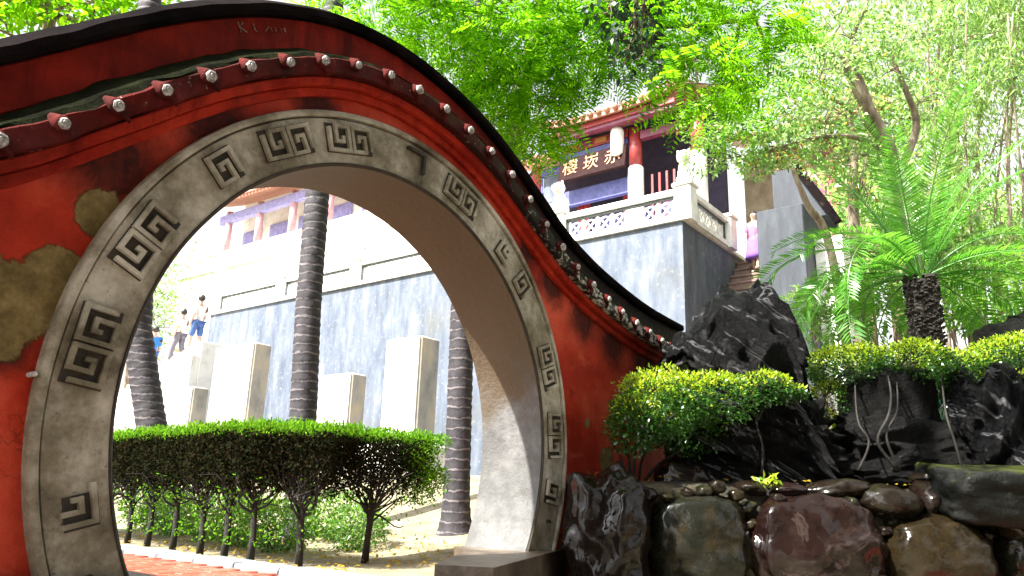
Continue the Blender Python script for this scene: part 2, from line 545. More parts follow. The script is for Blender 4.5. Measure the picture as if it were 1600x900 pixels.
def build_ground():
    xs = np.concatenate([[-300, -80, -30, -14], np.arange(-8, 26.1, 0.5), [34, 60, 140, 300]])
    ys = np.concatenate([[-300, -80, -30, -14], np.arange(-8, 40.1, 0.5), [60, 140, 300]])
    mb = MB()
    nx, ny = len(xs), len(ys)
    vs = []
    for y in ys:
        for x in xs:
            z = ground_z(x, y)
            if 2.2 < x < 26 and 0.8 < y < 36:
                z += 0.04 * noise.noise(Vector((x * 0.9, y * 0.9, 3.1)))
            vs.append((x, y, z))
    fs = [(j * nx + i, j * nx + i + 1, (j + 1) * nx + i + 1, (j + 1) * nx + i) for j in range(ny - 1) for i in range(nx - 1)]
    mb.add(vs, fs)
    g = mb.build('ground', M['soil'], None, True)
    tag(g, kind='structure')
    # paved path through the gate: bed plus single bricks where the photo shows them
    pv = MB()
    pv.box(-5.0, 0.80, -6.0, 8.0, -0.05, 0.006)
    p = pv.build('pavement', M['joint'])
    tag(p, kind='structure')
    bm_ = MB()
    bm_.bevel_box(-0.096, 0.096, -0.046, 0.046, -0.03, 0.012, 0.006)
    bme = bm_.mesh('brick', M['brick_red'])
    n = 0
    for j in range(60):
        y = 0.55 + j * 0.1
        for i in range(9):
            x = 0.69 - i * 0.2 - (0.1 if j % 2 else 0.0)
            if x < -0.6 + (y - 0.55) * 0.28 or n >= 300:
                continue
            n += 1
            inst('brick', bme, p, Matrix.Translation((x, y, 0.006 + random.uniform(0, 0.004))) @ Matrix.Rotation(random.uniform(-0.02, 0.02), 4, 'Z'))
    # kerb of grey stones between bricks and hedge bed
    k = empty('kerb')
    tag(k, 'wet grey stone kerb along the foot of the hedge', 'kerb', kind='thing')
    for i in range(13):
        y0 = 0.75 + i * 0.5
        kb = MB()
        kb.bevel_box(-0.11, 0.11, 0.004, 0.492, -0.05, 0.045 + random.uniform(-0.006, 0.006), 0.012, 0.003)
        o = kb.build('kerb_stone', M['kerb_stone'], k)
        o.location = (0.92, y0, 0.0)
    return g


build_ground()

# ------------------------------------------------------------------ moon gate wall
M['scratch'] = mat_plain('faded_scratch', [(0.4, (0.05, 0.012, 0.009)), (0.6, (0.34, 0.24, 0.18))], 60, 0.9, 0.2, 60, 0.003, world_=True)
M['tile_dull'] = mat_plain('dull_red_tile', [(0.3, (0.02, 0.006, 0.005)), (0.6, (0.09, 0.012, 0.010)), (0.8, (0.16, 0.04, 0.03))], 12, 0.85, 0.8, 50, 0.01, spec=0.08, world_=True)
ZC, RO, RIN, TH = 0.8131, 1.5, 1.242, 0.39
EAVE = [(-5.2, 1.16), (-4.2, 1.17), (-3.4, 1.18), (-2.9, 1.20), (-2.4, 1.26), (-2.0, 1.385), (-1.761, 1.529), (-1.605, 1.649), (-1.445, 1.792), (-1.284, 1.928), (-1.13, 2.067),
        (-0.951, 2.196), (-0.779, 2.309), (-0.577, 2.409), (-0.372, 2.481), (-0.158, 2.514), (0.051, 2.516), (0.281, 2.488), (0.487, 2.44), (0.697, 2.369),
        (0.883, 2.274), (1.072, 2.173), (1.27, 2.061), (1.46, 1.969), (1.682, 1.895), (1.944, 1.822), (2.469, 1.725), (2.9, 1.685), (3.3, 1.67)]


def smooth_curve(pts, per=5):
    c = np.array(catmull(pts, per))
    for _ in range(40):
        c[1:-1] = 0.25 * c[:-2] + 0.5 * c[1:-1] + 0.25 * c[2:]
    return c


CUR = smooth_curve(EAVE, 9)
_t = np.gradient(CUR, axis=0)
_t /= np.linalg.norm(_t, axis=1)[:, None]
CTAN = _t
CNOR = np.stack([-_t[:, 1], _t[:, 0]], 1)


def sweep(profile, name, mat, parent, wob=0.0, smooth=False):
    """profile: closed (y, n) polygon carried along the coping curve"""
    mb = MB()
    k = len(profile)
    vs, fs = [], []
    for i in range(len(CUR)):
        for (y, n) in profile:
            w = wob * noise.noise(Vector((CUR[i][0] * 9, y * 9, n * 30))) if wob else 0
            vs.append((CUR[i][0] + CNOR[i][0] * (n + w), y + w, CUR[i][1] + CNOR[i][1] * (n + w)))
    for i in range(len(CUR) - 1):
        for j in range(k):
            fs.append((i * k + j, (i + 1) * k + j, (i + 1) * k + (j + 1) % k, i * k + (j + 1) % k))
    fs += [tuple(range(k)), tuple(range((len(CUR) - 1) * k + k - 1, (len(CUR) - 1) * k - 1, -1))]
    mb.add(vs, fs)
    return mb.build(name, mat, parent, smooth)


def rect(y, n0, n1, b=0.006):
    """front-to-back band standing y in front of the wall face, edges chamfered"""
    y0, y1 = -y, TH + y
    return [(y0 + b, n0), (y1 - b, n0), (y1, n0 + b), (y1, n1 - b), (y1 - b, n1), (y0 + b, n1), (y0, n1 - b), (y0, n0 + b)]


def build_moon_wall():
    root = empty('moon_gate_wall', (0, 0, 0))
    tag(root, 'red plastered garden wall with round moon gate and wave shaped coping', 'wall', kind='thing')
    # wall body: columns of quads up to the coping, with the round hole left open
    top = lambda x: float(np.interp(x, CUR[:, 0], CUR[:, 1] - 0.10))
    RH = 1.42
    th_ = np.linspace(0, 1, 25)
    xs = np.unique(np.round(np.concatenate([np.arange(-5.2, -RH, 0.12), -RH * np.cos(np.linspace(0, math.pi, 61)), np.arange(RH, 3.3, 0.1), [3.25]]), 4))
    mb = MB()
    rows = 14
    idx = {}

    def col(x, lo, hi, key):
        for y in (0.0, TH):
            for r in range(rows + 1):
                z = lo + (hi - lo) * r / rows
                dy = 0.004 * noise.noise(Vector((x * 2.2, 1.0, z * 2.2)))
                idx[(key, x, y, r)] = len(mb.v)
                mb.v.append((float(x), y + dy, float(z)))

    for x in xs:
        s = math.sqrt(max(0.0, RH * RH - x * x))
        hi = top(x)
        if abs(x) < RH - 1e-6:
            col(x, ZC + s, hi, 'u')
            if ZC - s > 0.0:
                col(x, -0.05, ZC - s, 'l')
        else:
            col(x, ZC, hi, 'u')
            col(x, -0.05, ZC, 'l')
    for a, b_ in zip(xs[:-1], xs[1:]):
        for key in 'ul':
            if (key, a, 0.0, 0) in idx and (key, b_, 0.0, 0) in idx:
                for r in range(rows):
                    mb.f.append((idx[(key, a, 0.0, r)], idx[(key, b_, 0.0, r)], idx[(key, b_, 0.0, r + 1)], idx[(key, a, 0.0, r + 1)]))
                    mb.f.append((idx[(key, b_, TH, r)], idx[(key, a, TH, r)], idx[(key, a, TH, r + 1)], idx[(key, b_, TH, r + 1)]))
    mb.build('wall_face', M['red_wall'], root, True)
    e = MB()
    e.box(3.25, 3.32, -0.004, TH + 0.004, -0.05, 1.62)
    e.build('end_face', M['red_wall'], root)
    # coping, from below upwards
    sweep(rect(0.03, -0.125, -0.085), 'lower_moulding', M['mould_red'], root, 0.002)
    sweep(rect(0.065, -0.085, -0.045), 'upper_moulding', M['mould_red'], root, 0.002)
    sweep(rect(0.105, -0.045, 0.032), 'eave_board', M['eave_red'], root, 0.014)
    sweep([(-0.10, 0.030), (TH + 0.10, 0.030), (TH + 0.09, 0.05), (TH - 0.02, 0.105), (0.02, 0.105), (-0.09, 0.05)], 'mortar_slope', M['moss_slope'], root, 0.022)
    sweep(rect(-0.03, 0.10, 0.245), 'ridge_band', M['band_red'], root, 0.003)
    sweep([(0.0, 0.245), (TH, 0.245), (TH + 0.012, 0.262), (TH + 0.012, 0.29), (TH - 0.04, 0.325), (0.04, 0.325), (-0.012, 0.29), (-0.012, 0.262)], 'ridge_cap', M['cap_black'], root, 0.010)
    # tile ends with white rosettes along the eave, front and back
    ros = MB()
    prof = [(0.0, 0.024), (0.010, 0.024), (0.013, 0.018), (0.020, 0.020), (0.028, 0.014), (0.030, 0.0)]
    n = 18
    vs = []
    for r, h in prof:
        for k in range(n):
            a = 2 * math.pi * k / n
            rr = r * (1 + (0.05 * math.cos(6 * a) if r > 0.015 else 0))
            vs.append((rr * math.cos(a), -h, rr * math.sin(a)))
    fs = [(i * n + k, (i + 1) * n + k, (i + 1) * n + (k + 1) % n, i * n + (k + 1) % n) for i in range(len(prof) - 1) for k in range(n)]
    ros.add(vs, fs)
    ros_me = ros.mesh('rosette', M['rosette'])
    tl = MB()
    tl.tube([(0, -0.135, 0.0), (0, -0.115, 0.006), (0, -0.085, 0.026), (0, -0.04, 0.055)], [0.027, 0.029, 0.026, 0.012], 10, True, 0.12)
    tile_me = tl.mesh('roof_tile', M['tile_dull'], True)
    dr = MB()
    dr.add([(-0.018, -0.120, -0.018), (0.018, -0.120, -0.018), (0.0, -0.120, -0.060), (-0.018, -0.105, -0.018), (0.018, -0.105, -0.018), (0.0, -0.105, -0.060)],
           [(0, 2, 1), (3, 4, 5), (0, 1, 4, 3), (1, 2, 5, 4), (2, 0, 3, 5)])
    drip_me = dr.mesh('drip_tile', M['tile_dull'])
    seg = np.concatenate([[0], np.cumsum(np.linalg.norm(np.diff(CUR, axis=0), axis=1))])
    s0 = float(np.interp(-1.605, CUR[:, 0], seg))
    k0 = -int(s0 / 0.203)
    for k in range(k0, 60):
        s = s0 + k * 0.203
        if s < 0.1 or s > seg[-1] - 0.08:
            continue
        x = float(np.interp(s, seg, CUR[:, 0]))
        z = float(np.interp(s, seg, CUR[:, 1]))
        tx, tz = float(np.interp(s, seg, CTAN[:, 0])), float(np.interp(s, seg, CTAN[:, 1]))
        ang = -math.atan2(tz, tx)
        jit = Matrix.Rotation(random.uniform(-0.08, 0.08), 4, 'X')
        for back in ((False, True) if x < 1.5 else (False,)):
            mw = Matrix.Translation((x, TH if back else 0, z)) @ Matrix.Rotation(ang, 4, 'Y')
            if back:
                mw = mw @ Matrix.Rotation(math.pi, 4, 'Z')
            t = inst('roof_tile', tile_me, root, mw)
            rs = inst('rosette', ros_me, t, Matrix.Translation((random.uniform(-.004, .004), -0.134, random.uniform(-.004, .004))) @ jit @ Matrix.Rotation(random.uniform(0, 6), 4, 'Y') @ Matrix.Scale(random.uniform(0.58, 0.82), 4))
            if random.random() < 0.7 and not back:
                inst('drip_tile', drip_me, root, mw @ Matrix.Translation((0.02, 0, 0)))
    # pale letters scratched into the dark ridge band near its top, worn past reading
    sm = MB()
    for k, (st) in enumerate([[(0, 0), (0, 1)], [(0, .5), (.45, 1)], [(0, .5), (.5, 0)], [(.8, .1), (.8, .8), (1.25, .8), (1.25, .1), (.8, .1)], [(1.15, .3), (1.4, 0)], [(2.1, 0), (2.1, .8), (2.5, .4), (2.1, 0)], [(2.8, .1), (2.8, .5), (3.15, .5), (3.15, .1), (2.8, .1)], [(3.4, 0), (3.4, .5), (3.7, .4), (3.7, 0)], [(3.7, .4), (4.0, .45), (4.0, 0)]]):
        for (a0, b0), (a1, b1) in zip(st[:-1], st[1:]):
            if (k * 7 + int(a0 * 10) * 3 + int(b0 * 10)) % 5 in (1, 3):
                continue        # worn away
            p = []
            for aa, bb in ((a0, b0), (a1, b1)):
                xx = -0.86 + aa * 0.048
                i = int(np.argmin(abs(CUR[:, 0] - xx)))
                nn = 0.178 + bb * 0.042
                p.append((xx + CNOR[i][0] * nn, 0.0265, CUR[i][1] + CNOR[i][1] * nn))
            sm.tube(p, 0.0026, 4)
    tag(sm.build('scratched_letters', M['scratch'], root), kind='stuff')
    # round stone surround
    A0, A1 = R(-27.6), R(180 + 27.6)

    def arc(prof, name, mat, nseg=150, wob=0.002, smooth=False):
        mb = MB()
        k = len(prof)
        vs, fs = [], []
        for i in range(nseg + 1):
            a = A0 + (A1 - A0) * i / nseg
            for (y, r) in prof:
                w = wob * noise.noise(Vector((math.cos(a) * 5, math.sin(a) * 5, r * 7 + y * 5)))
                vs.append(((r + w) * math.cos(a), y, ZC + (r + w) * math.sin(a)))
        for i in range(nseg):
            for j in range(k):
                fs.append((i * k + j, i * k + (j + 1) % k, (i + 1) * k + (j + 1) % k, (i + 1) * k + j))
        fs += [tuple(range(k - 1, -1, -1)), tuple(range(nseg * k, nseg * k + k))]
        mb.add(vs, fs)
        return mb.build(name, mat, root, smooth)
    yf, yb = -0.035, TH + 0.035
    ring = arc([(yf, RIN + 0.016), (yf, RO - 0.04), (yf + 0.012, RO - 0.034), (0.10, RO - 0.034), (0.10, RIN + 0.016)], 'gate_surround', M['ring'])
    arc([(yf - 0.012, RO - 0.030), (yf - 0.016, RO - 0.018), (yf - 0.010, RO - 0.004), (yf, RO), (0.10, RO), (0.10, RO - 0.032)], 'outer_rim', M['ring'])
    arc([(yb - 0.10, RIN + 0.016), (yb - 0.10, RO), (yb, RO), (yb, RIN + 0.016)], 'rear_surround', M['ring'])
    arc([(yf + 0.004, RIN + 0.004), (yf - 0.006, RIN + 0.010), (yf - 0.006, RIN + 0.015), (0.06, RIN + 0.0155), (0.06, RIN + 0.002)], 'inner_rim', M['ring_groove'])
    arc([(yf + 0.006, RIN), (yf + 0.006, RIN + 0.03), (yb - 0.01, RIN + 0.03), (yb - 0.01, RIN)], 'arch_lining', M['lining'])
    # fret reliefs: a square spiral of raised bars on a dark bed
    SP = [(0.06, 0.94), (0.06, 0.06), (0.94, 0.06), (0.94, 0.94), (0.36, 0.94), (0.36, 0.38), (0.66, 0.38), (0.66, 0.66)]

    def bars(pts, w, x0, y0, size, mirror, mb, keep=None):
        for i, (a, b_) in enumerate(zip(pts[:-1], pts[1:])):
            if keep is not None and i not in keep:
                continue
            ax, ay, bx, by = *a, *b_
            if mirror:
                ax, ay, bx, by = 1 - ax, 1 - ay, 1 - bx, 1 - by
            ex = w / 2 if i % 2 else -w / 2 - 0.004      # every second bar butts against its neighbours
            if ax == bx:
                lx, hx, ly, hy = ax - w / 2, ax + w / 2, min(ay, by) - ex, max(ay, by) + ex
            else:
                lx, hx, ly, hy = min(ax, bx) - ex, max(ax, bx) + ex, ay - w / 2, ay + w / 2
            mb.box(x0 + lx * size, x0 + hx * size, -0.022, 0.002, y0 + ly * size, y0 + hy * size)

    def fret(ang, kind, rad=1.368, size=0.128):
        """bars in a local frame: x clockwise along the ring, z outwards"""
        pl, mb = MB(), MB()
        if kind == 'pair':
            bars(SP, 0.125, -size - 0.004, -size / 2, size, False, mb)
            bars(SP, 0.125, 0.004, -size / 2, size, True, mb)
            pl.box(-size - 0.008, size + 0.008, -0.004, 0.004, -size / 2 - 0.004, size / 2 + 0.004)
        elif kind == 'single':
            bars(SP, 0.125, -size / 2, -size / 2, size, True, mb)
            pl.box(-size / 2 - 0.004, size / 2 + 0.004, -0.004, 0.004, -size / 2 - 0.004, size / 2 + 0.004)
        elif kind == 'worn':
            bars(SP, 0.125, -size / 2, -size / 2, size, False, mb, (0, 1, 4, 5, 6))
            pl.box(-size / 2 - 0.01, size / 2 - 0.03, -0.004, 0.004, -size / 2 - 0.01, size / 2 - 0.03)
        else:
            bars(SP, 0.11, -size / 2, -size / 2, size, True, mb, (0, 1) if kind == 'hook' else (6,))
        mw = Matrix.Translation((rad * math.cos(ang), yf - 0.001, ZC + rad * math.sin(ang))) @ Matrix.Rotation(math.pi / 2 - ang, 4, 'Y')
        o = mb.build('fret_relief', M['ring_groove'] if kind in ('hook', 'chip') else M['ring'], root)
        o.matrix_local = mw
        if pl.v:
            p = pl.build('fret_bed', M['ring_groove'], o)
    for ang, kind in [(-165.7, 'worn'), (172.9, 'pair'), (155.3, 'pair'), (136.1, 'single'), (121.5, 'pair'), (106.3, 'pair'), (88.0, 'hook'), (72.3, 'pair'), (53.2, 'worn'), (43.6, 'single'), (21.2, 'pair'), (3.9, 'pair'), (-10.0, 'single'), (-17.8, 'chip'), (-157, 'chip')]:
        fret(R(ang), kind)
    # splayed plinth blocks under the two ends of the ring
    pb = MB()
    pb.prism([(0.10, -0.28), (0.20, -0.525), (1.47, -0.035), (1.56, -0.012), (1.56, 0.44), (1.05, 0.44), (0.80, 0.15)], -0.05, 0.255)
    pb.build('plinth', M['plinth'], root)
    pb = MB()
    pb.prism([(-1.6, -0.10), (-1.02, -0.10), (-1.02, 0.46), (-1.6, 0.46)], -0.05, 0.255)
    pb.build('plinth', M['plinth'], root)
    # small iron tie bolt beside the ring
    b2 = MB()
    b2.tube([(-1.513, 0.01, 0.868), (-1.513, -0.045, 0.868), (-1.513, -0.052, 0.868)], [0.009, 0.009, 0.005], 8)
    b2.build('tie_bolt', M['rosette'], root)


build_moon_wall()


# ------------------------------------------------------------------ terrace, halls, stairs
M['terrace'] = None


def mat_terrace():
    m, nt, b = newmat('stained_grey_render')
    v = wcoords(nt)
    st = noise_(nt, wcoords(nt, (1.3, 1.3, 0.34)), 1.9, 9, 0.70)
    base = ramp(nt, st, [(0.25, (0.028, 0.040, 0.062)), (0.42, (0.066, 0.084, 0.120)), (0.56, (0.105, 0.124, 0.16)), (0.76, (0.26, 0.26, 0.25))])
    fl = noise_(nt, v, 7.0, 8, 0.75)
    base = mixc(nt, math_(nt, 'MULTIPLY', math_(nt, 'SUBTRACT', fl, 0.56, True), 5.0, True), base, (0.26, 0.27, 0.27))
    gr = noise_(nt, v, 0.7, 6, 0.6)
    base = mixc(nt, math_(nt, 'MULTIPLY', math_(nt, 'SUBTRACT', gr, 0.55, True), 2.0, True), base, (0.075, 0.07, 0.04))
    nt.links.new(base, b.inputs['Base Color'])
    b.inputs['Roughness'].default_value = 0.8
    bump(nt, b, fl, 0.3, 0.02)
    return m


M['terrace'] = mat_terrace()
M['block_grey'] = mat_plain('dark_slate_render', [(0.3, (0.008, 0.011, 0.017)), (0.5, (0.020, 0.026, 0.037)), (0.68, (0.04, 0.048, 0.06)), (0.8, (0.20, 0.21, 0.22))], 2.4, 0.7, 0.3, 14, 0.02, stretch=(2, 2, 0.45), world_=True)
M['white_stone'] = mat_plain('white_carved_stone', [(0.3, (0.55, 0.54, 0.50)), (0.55, (0.78, 0.77, 0.74))], 3, 0.7, 0.3, 25, 0.01, world_=True)
M['panel_dark'] = mat_plain('dark_panel_frame', [(0.3, (0.03, 0.04, 0.04)), (0.7, (0.10, 0.12, 0.12))], 8, 0.8, 0.2, 30, 0.01, world_=True)  # dark grey strips framing each lattice panel
M['purple_wood'] = mat_plain('maroon_lacquer', [(0.3, (0.104, 0.016, 0.039)), (0.7, (0.208, 0.039, 0.078))], 6, 0.4, 0.15, 30, 0.005, world_=True)
M['red_wood'] = mat_plain('red_lacquer', [(0.3, (0.195, 0.019, 0.019)), (0.7, (0.338, 0.046, 0.046))], 6, 0.4, 0.15, 30, 0.005, world_=True)
M['blue_wood'] = mat_plain('indigo_painted_beam', [(0.3, (0.03, 0.035, 0.16)), (0.7, (0.10, 0.11, 0.30))], 9, 0.5, 0.15, 30, 0.005, world_=True)
M['interior'] = mat_plain('dim_interior', [(0.3, (0.012, 0.010, 0.025)), (0.7, (0.04, 0.03, 0.06))], 5, 0.8, 0.1, 30, 0.005, world_=True)  # near-black: the hall's inner shade is put into the wall colour
M['plaque'] = mat_plain('dark_plaque_board', [(0.3, (0.012, 0.005, 0.006)), (0.7, (0.035, 0.014, 0.014))], 12, 0.8, 0.2, 40, 0.004, spec=0.1, world_=True)
M['gold'] = mat_plain('gilt_paint', [(0.3, (0.26, 0.09, 0.02)), (0.7, (0.42, 0.19, 0.05))], 25, 0.45, 0.2, 60, 0.003)
M['tile_orange'] = mat_plain('terracotta_roof_tile', [(0.3, (0.221, 0.072, 0.039)), (0.7, (0.403, 0.182, 0.117))], 7, 0.6, 0.3, 30, 0.008, world_=True)
M['step'] = mat_plain('brown_stone_step', [(0.3, (0.130, 0.078, 0.058)), (0.7, (0.247, 0.169, 0.137))], 5, 0.7, 0.3, 25, 0.01, world_=True)
M['stele'] = mat_plain('pale_granite', [(0.3, (0.55, 0.52, 0.48)), (0.6, (0.76, 0.74, 0.71))], 4, 0.6, 0.3, 30, 0.006, world_=True)
M['stele_edge'] = mat_plain('shaded_stele_edge', [(0.3, (0.18, 0.18, 0.18)), (0.5, (0.34, 0.32, 0.29)), (0.7, (0.50, 0.40, 0.26))], 2.2, 0.8, 0.4, 30, 0.01, stretch=(1, 1, 0.5), world_=True)  # darker and more tan than the face; side shade is put into the colour
M['cream_wall'] = mat_plain('stained_cream_wall', [(0.3, (0.20, 0.15, 0.10)), (0.7, (0.42, 0.34, 0.24))], 3, 0.8, 0.2, 20, 0.01, world_=True)
M['rose_glare'] = mat_plain('glare_rose_paint', [(0.3, (0.40, 0.20, 0.22)), (0.7, (0.58, 0.36, 0.38))], 6, 0.7, 0.15, 30, 0.005, world_=True)  # pale rose: blown-out glare is put into the column colour
M['lavender_glare'] = mat_plain('glare_lavender_paint', [(0.3, (0.16, 0.15, 0.36)), (0.7, (0.34, 0.32, 0.56))], 6, 0.7, 0.15, 30, 0.005, world_=True)  # lavender lightened the same way, with glare painted in
M['lantern'] = mat_plain('white_paper', [(0.3, (0.70, 0.70, 0.68)), (0.7, (0.85, 0.85, 0.84))], 10, 0.8, 0.1, 40, 0.003)

RAIL_Z, FLOOR_Z = 7.06, 6.35


def lion_mesh():
    """small seated guardian lion, facing -x"""
    bm = bmesh.new()

    def blob(c, r, seg=2):
        mtx = Matrix.Translation(c) @ Matrix.Diagonal((*r, 1))
        bmesh.ops.create_icosphere(bm, subdivisions=seg, radius=1.0, matrix=mtx)
    blob((0.05, 0, 0.20), (0.17, 0.14, 0.20))       # haunch
    blob((-0.04, 0, 0.36), (0.14, 0.13, 0.19))      # chest
    blob((-0.09, 0, 0.60), (0.15, 0.155, 0.16), 3)  # mane
    blob((-0.20, 0, 0.59), (0.11, 0.10, 0.10))      # face
    blob((-0.28, 0, 0.55), (0.06, 0.07, 0.055))     # muzzle
    for s in (-1, 1):
        blob((-0.15, s * 0.08, 0.14), (0.055, 0.05, 0.17))
        blob((-0.19, s * 0.085, 0.03), (0.08, 0.055, 0.045))
        blob((0.0, s * 0.13, 0.09), (0.14, 0.06, 0.10))
        blob((-0.10, s * 0.12, 0.73), (0.035, 0.03, 0.045), 1)
        blob((-0.285, s * 0.05, 0.63), (0.02, 0.02, 0.02), 1)
    blob((0.20, 0, 0.30), (0.06, 0.06, 0.16))
    for v in bm.verts:
        n = noise.noise(v.co * 14)
        v.co += v.normal * 0.018 * n if v.normal.length else Vector((0, 0, 0))
    me = bpy.data.meshes.new('stone_lion')
    bm.to_mesh(me)
    bm.free()
    me.polygons.foreach_set('use_smooth', [True] * len(me.polygons))
    me.materials.append(M['white_stone'])
    return me


LION = lion_mesh()


def lattice(w, h, t=0.05):
    """pierced panel: overlapping rings and diagonals inside a frame, in local y (along) and z"""
    mb = MB()
    n = max(2, round(w / h * 1.15))
    cw = w / n
    b = 0.035
    for i in range(n):
        cy = (i + 0.5) * cw
        rr = min(cw, h) * 0.47
        ring_o, ring_i, k = rr, rr - b, 14
        vs, fs = [], []
        for j in range(k):
            a = 2 * math.pi * j / k
            for r_ in (ring_o, ring_i):
                for x in (-t / 2, t / 2):
                    vs.append((x, cy + r_ * math.cos(a), h / 2 + r_ * math.sin(a)))
        for j in range(k):
            p, q = j * 4, ((j + 1) % k) * 4
            fs += [(p, q, q + 2, p + 2), (p + 1, p + 3, q + 3, q + 1), (p, p + 1, q + 1, q), (p + 2, q + 2, q + 3, p + 3)]
        mb.add(vs, fs)
        for s in (-1, 1):
            L = math.hypot(cw, h)
            an = math.atan2(h, cw) * s
            m = Matrix.Translation((0, cy, h / 2)) @ Matrix.Rotation(an, 4, 'X')
            mb.box(-t / 2 + 0.006 * (s + 2), t / 2 - 0.006 * (s + 2), -L / 2, L / 2, -b / 2, b / 2, m)
    for i in range(n + 1):
        mb.box(-t / 2 + 0.003, t / 2 - 0.003, i * cw - b / 2, i * cw + b / 2, 0, h)
    return mb


def balustrade(root, p0, p1, z0, ztop, off, posts=(True, True)):
    """one bay from p0 to p1 (x, y); p0/p1 are post centres"""
    dx, dy = p1[0] - p0[0], p1[1] - p0[1]
    L = math.hypot(dx, dy)
    rz = math.atan2(dy, dx) - math.pi / 2
    for k, (p, on) in enumerate(zip((p0, p1), posts)):
        if on:
            mb = MB()
            mb.bevel_box(-0.19, 0.19, -0.19, 0.19, z0 - 0.12, ztop + 0.02, 0.02)
            mb.bevel_box(-0.23, 0.23, -0.23, 0.23, ztop + 0.02, ztop + 0.10, 0.025)
            o = mb.build('post', M['white_stone'], root)
            o.matrix_local = off @ Matrix.Translation((p[0], p[1], 0)) @ Matrix.Rotation(rz, 4, 'Z')
    base = off @ Matrix.Translation((p0[0], p0[1], 0)) @ Matrix.Rotation(rz, 4, 'Z')
    for nm, m_, args in (('hand_rail', M['white_stone'], (-0.13, 0.13, 0.195, L - 0.195, ztop - 0.13, ztop)),
                         ('base_rail', M['white_stone'], (-0.12, 0.12, 0.195, L - 0.195, z0 - 0.10, z0 + 0.02))):
        mb = MB()
        mb.bevel_box(*args, 0.015)
        o = mb.build(nm, m_, root)
        o.matrix_local = base
    h = ztop - 0.20 - z0 - 0.02
    lt = lattice(L - 0.52, h)
    o = lt.build('lattice_panel', M['white_stone'], root)
    o.matrix_local = base @ Matrix.Translation((0, 0.26, z0 + 0.02))
    mb = MB()
    mb.box(-0.05, 0.05, 0.195, 0.255, z0 + 0.02, ztop - 0.13)
    mb.box(-0.05, 0.05, L - 0.255, L - 0.195, z0 + 0.02, ztop - 0.13)
    mb.box(-0.05, 0.05, 0.255, L - 0.255, ztop - 0.175, ztop - 0.13)
    o = mb.build('panel_frame', M['panel_dark'], root)
    o.matrix_local = base


def build_terrace():
    t = empty('stone_terrace', (11.7, 3.7, 0.0))
    tag(t, 'tall blue grey rendered terrace with white pierced balustrade below the temple', 'terrace')
    t2 = Matrix.Translation((-11.7, -3.7, 0))
    mb = MB()
    mb.box(11.7, 30.0, 3.75, 21.4, -0.1, FLOOR_Z - 0.06)
    w = mb.build('terrace_wall', M['terrace'], t)
    w.matrix_local = t2
    mb = MB()
    mb.box(11.62, 30.0, 3.67, 21.5, FLOOR_Z - 0.058, FLOOR_Z)
    o = mb.build('terrace_floor', M['white_stone'], t)
    o.matrix_local = t2
    ys = [3.72, 6.93, 10.5, 14.05, 17.6, 21.2]
    for i in range(5):
        balustrade(t, (11.84, ys[i]), (11.84, ys[i + 1]), 6.42, RAIL_Z, t2, (True, i == 4))
    balustrade(t, (11.84, 3.72), (14.1, 3.72), 6.42, RAIL_Z - 0.02, t2, (False, True))
    for i, y in enumerate(ys):
        o = bpy.data.objects.new('stone_lion', LION)
        link(o)
        o.location = (11.84, y, RAIL_Z + 0.10)
        o.rotation_euler = (0, 0, (0.25, -0.1, 0.1, 0, -0.2, 0.1)[i])
        tag(o, ['white stone lion on the corner post at the top of the brown steps', 'white stone lion on the post just left of the gilt plaque',
                'white stone lion on the balustrade, third post from the terrace corner', 'white stone lion on the balustrade, fourth post from the terrace corner',
                'white stone lion on the balustrade, fifth post from the terrace corner', 'white stone lion on the far end post of the balustrade'][i],
            'stone lion', 'stone lions along the terrace balustrade')
    # steps beside the terrace corner
    s = empty('stone_stairs', (12.4, 2.95, 0))
    tag(s, 'flight of brown stone steps climbing between terrace corner and grey block', 'stairs')
    n = 14
    for i in range(n):
        x0 = 12.1 + i * 0.2
        z1 = 3.1 + (i + 1) * (FLOOR_Z - 0.2 - 3.1) / n
        mb = MB()
        mb.bevel_box(x0, x0 + (0.2 if i < n - 1 else 2.5), 2.2, 3.74, z1 - 0.9, z1, 0.012)
        mb.box(x0 - 0.025, x0 + 0.003, 2.2, 3.74, z1 - 0.055, z1 - 0.008)
        o = mb.build('step', M['step'], s)
        o.matrix_local = Matrix.Translation((-12.4, -2.95, 0))
    mb = MB()
    mb.box(11.9, 17.0, 2.2, 3.74, -0.1, 2.9)
    o = mb.build('stair_base', M['step'], s)
    o.matrix_local = Matrix.Translation((-12.4, -2.95, 0))
    # stepped grey block to the right of the steps
    g = empty('stair_pier', (12.6, 1.7, 0))
    tag(g, 'dark slate grey masonry block beside the brown steps', 'masonry block')
    mg = Matrix.Translation((-12.6, -1.7, 0))
    mb = MB()
    mb.bevel_box(11.7, 13.2, 1.27, 2.18, -0.1, 6.16, 0.02)
    mb.build('lower_block', M['block_grey'], g).matrix_local = mg
    mb = MB()
    mb.add([(12.6, 1.05, 6.165), (12.6, 2.10, 6.165), (12.6, 2.10, 7.35), (12.6, 1.62, 7.30), (13.6, 1.05, 6.165), (13.6, 2.10, 6.165), (13.6, 2.10, 7.35), (13.6, 1.62, 7.30)],
           [(0, 3, 2, 1), (4, 5, 6, 7), (0, 4, 7, 3), (3, 7, 6, 2), (2, 6, 5, 1), (1, 5, 4, 0)])
    mb.build('upper_block', M['block_grey'], g).matrix_local = mg
    mb = MB()
    mb.tube([(12.55, 0.85, 5.95), (12.55, 1.10, 6.45), (12.55, 1.60, 7.36)], [0.10, 0.11, 0.10], 4)
    mb.build('sloping_coping', M['cap_black'], g).matrix_local = mg
    mb = MB()
    mb.box(12.3, 14.0, 0.75, 1.26, -0.1, 5.6)
    mb.build('side_wall', M['white_stone'], g).matrix_local = mg


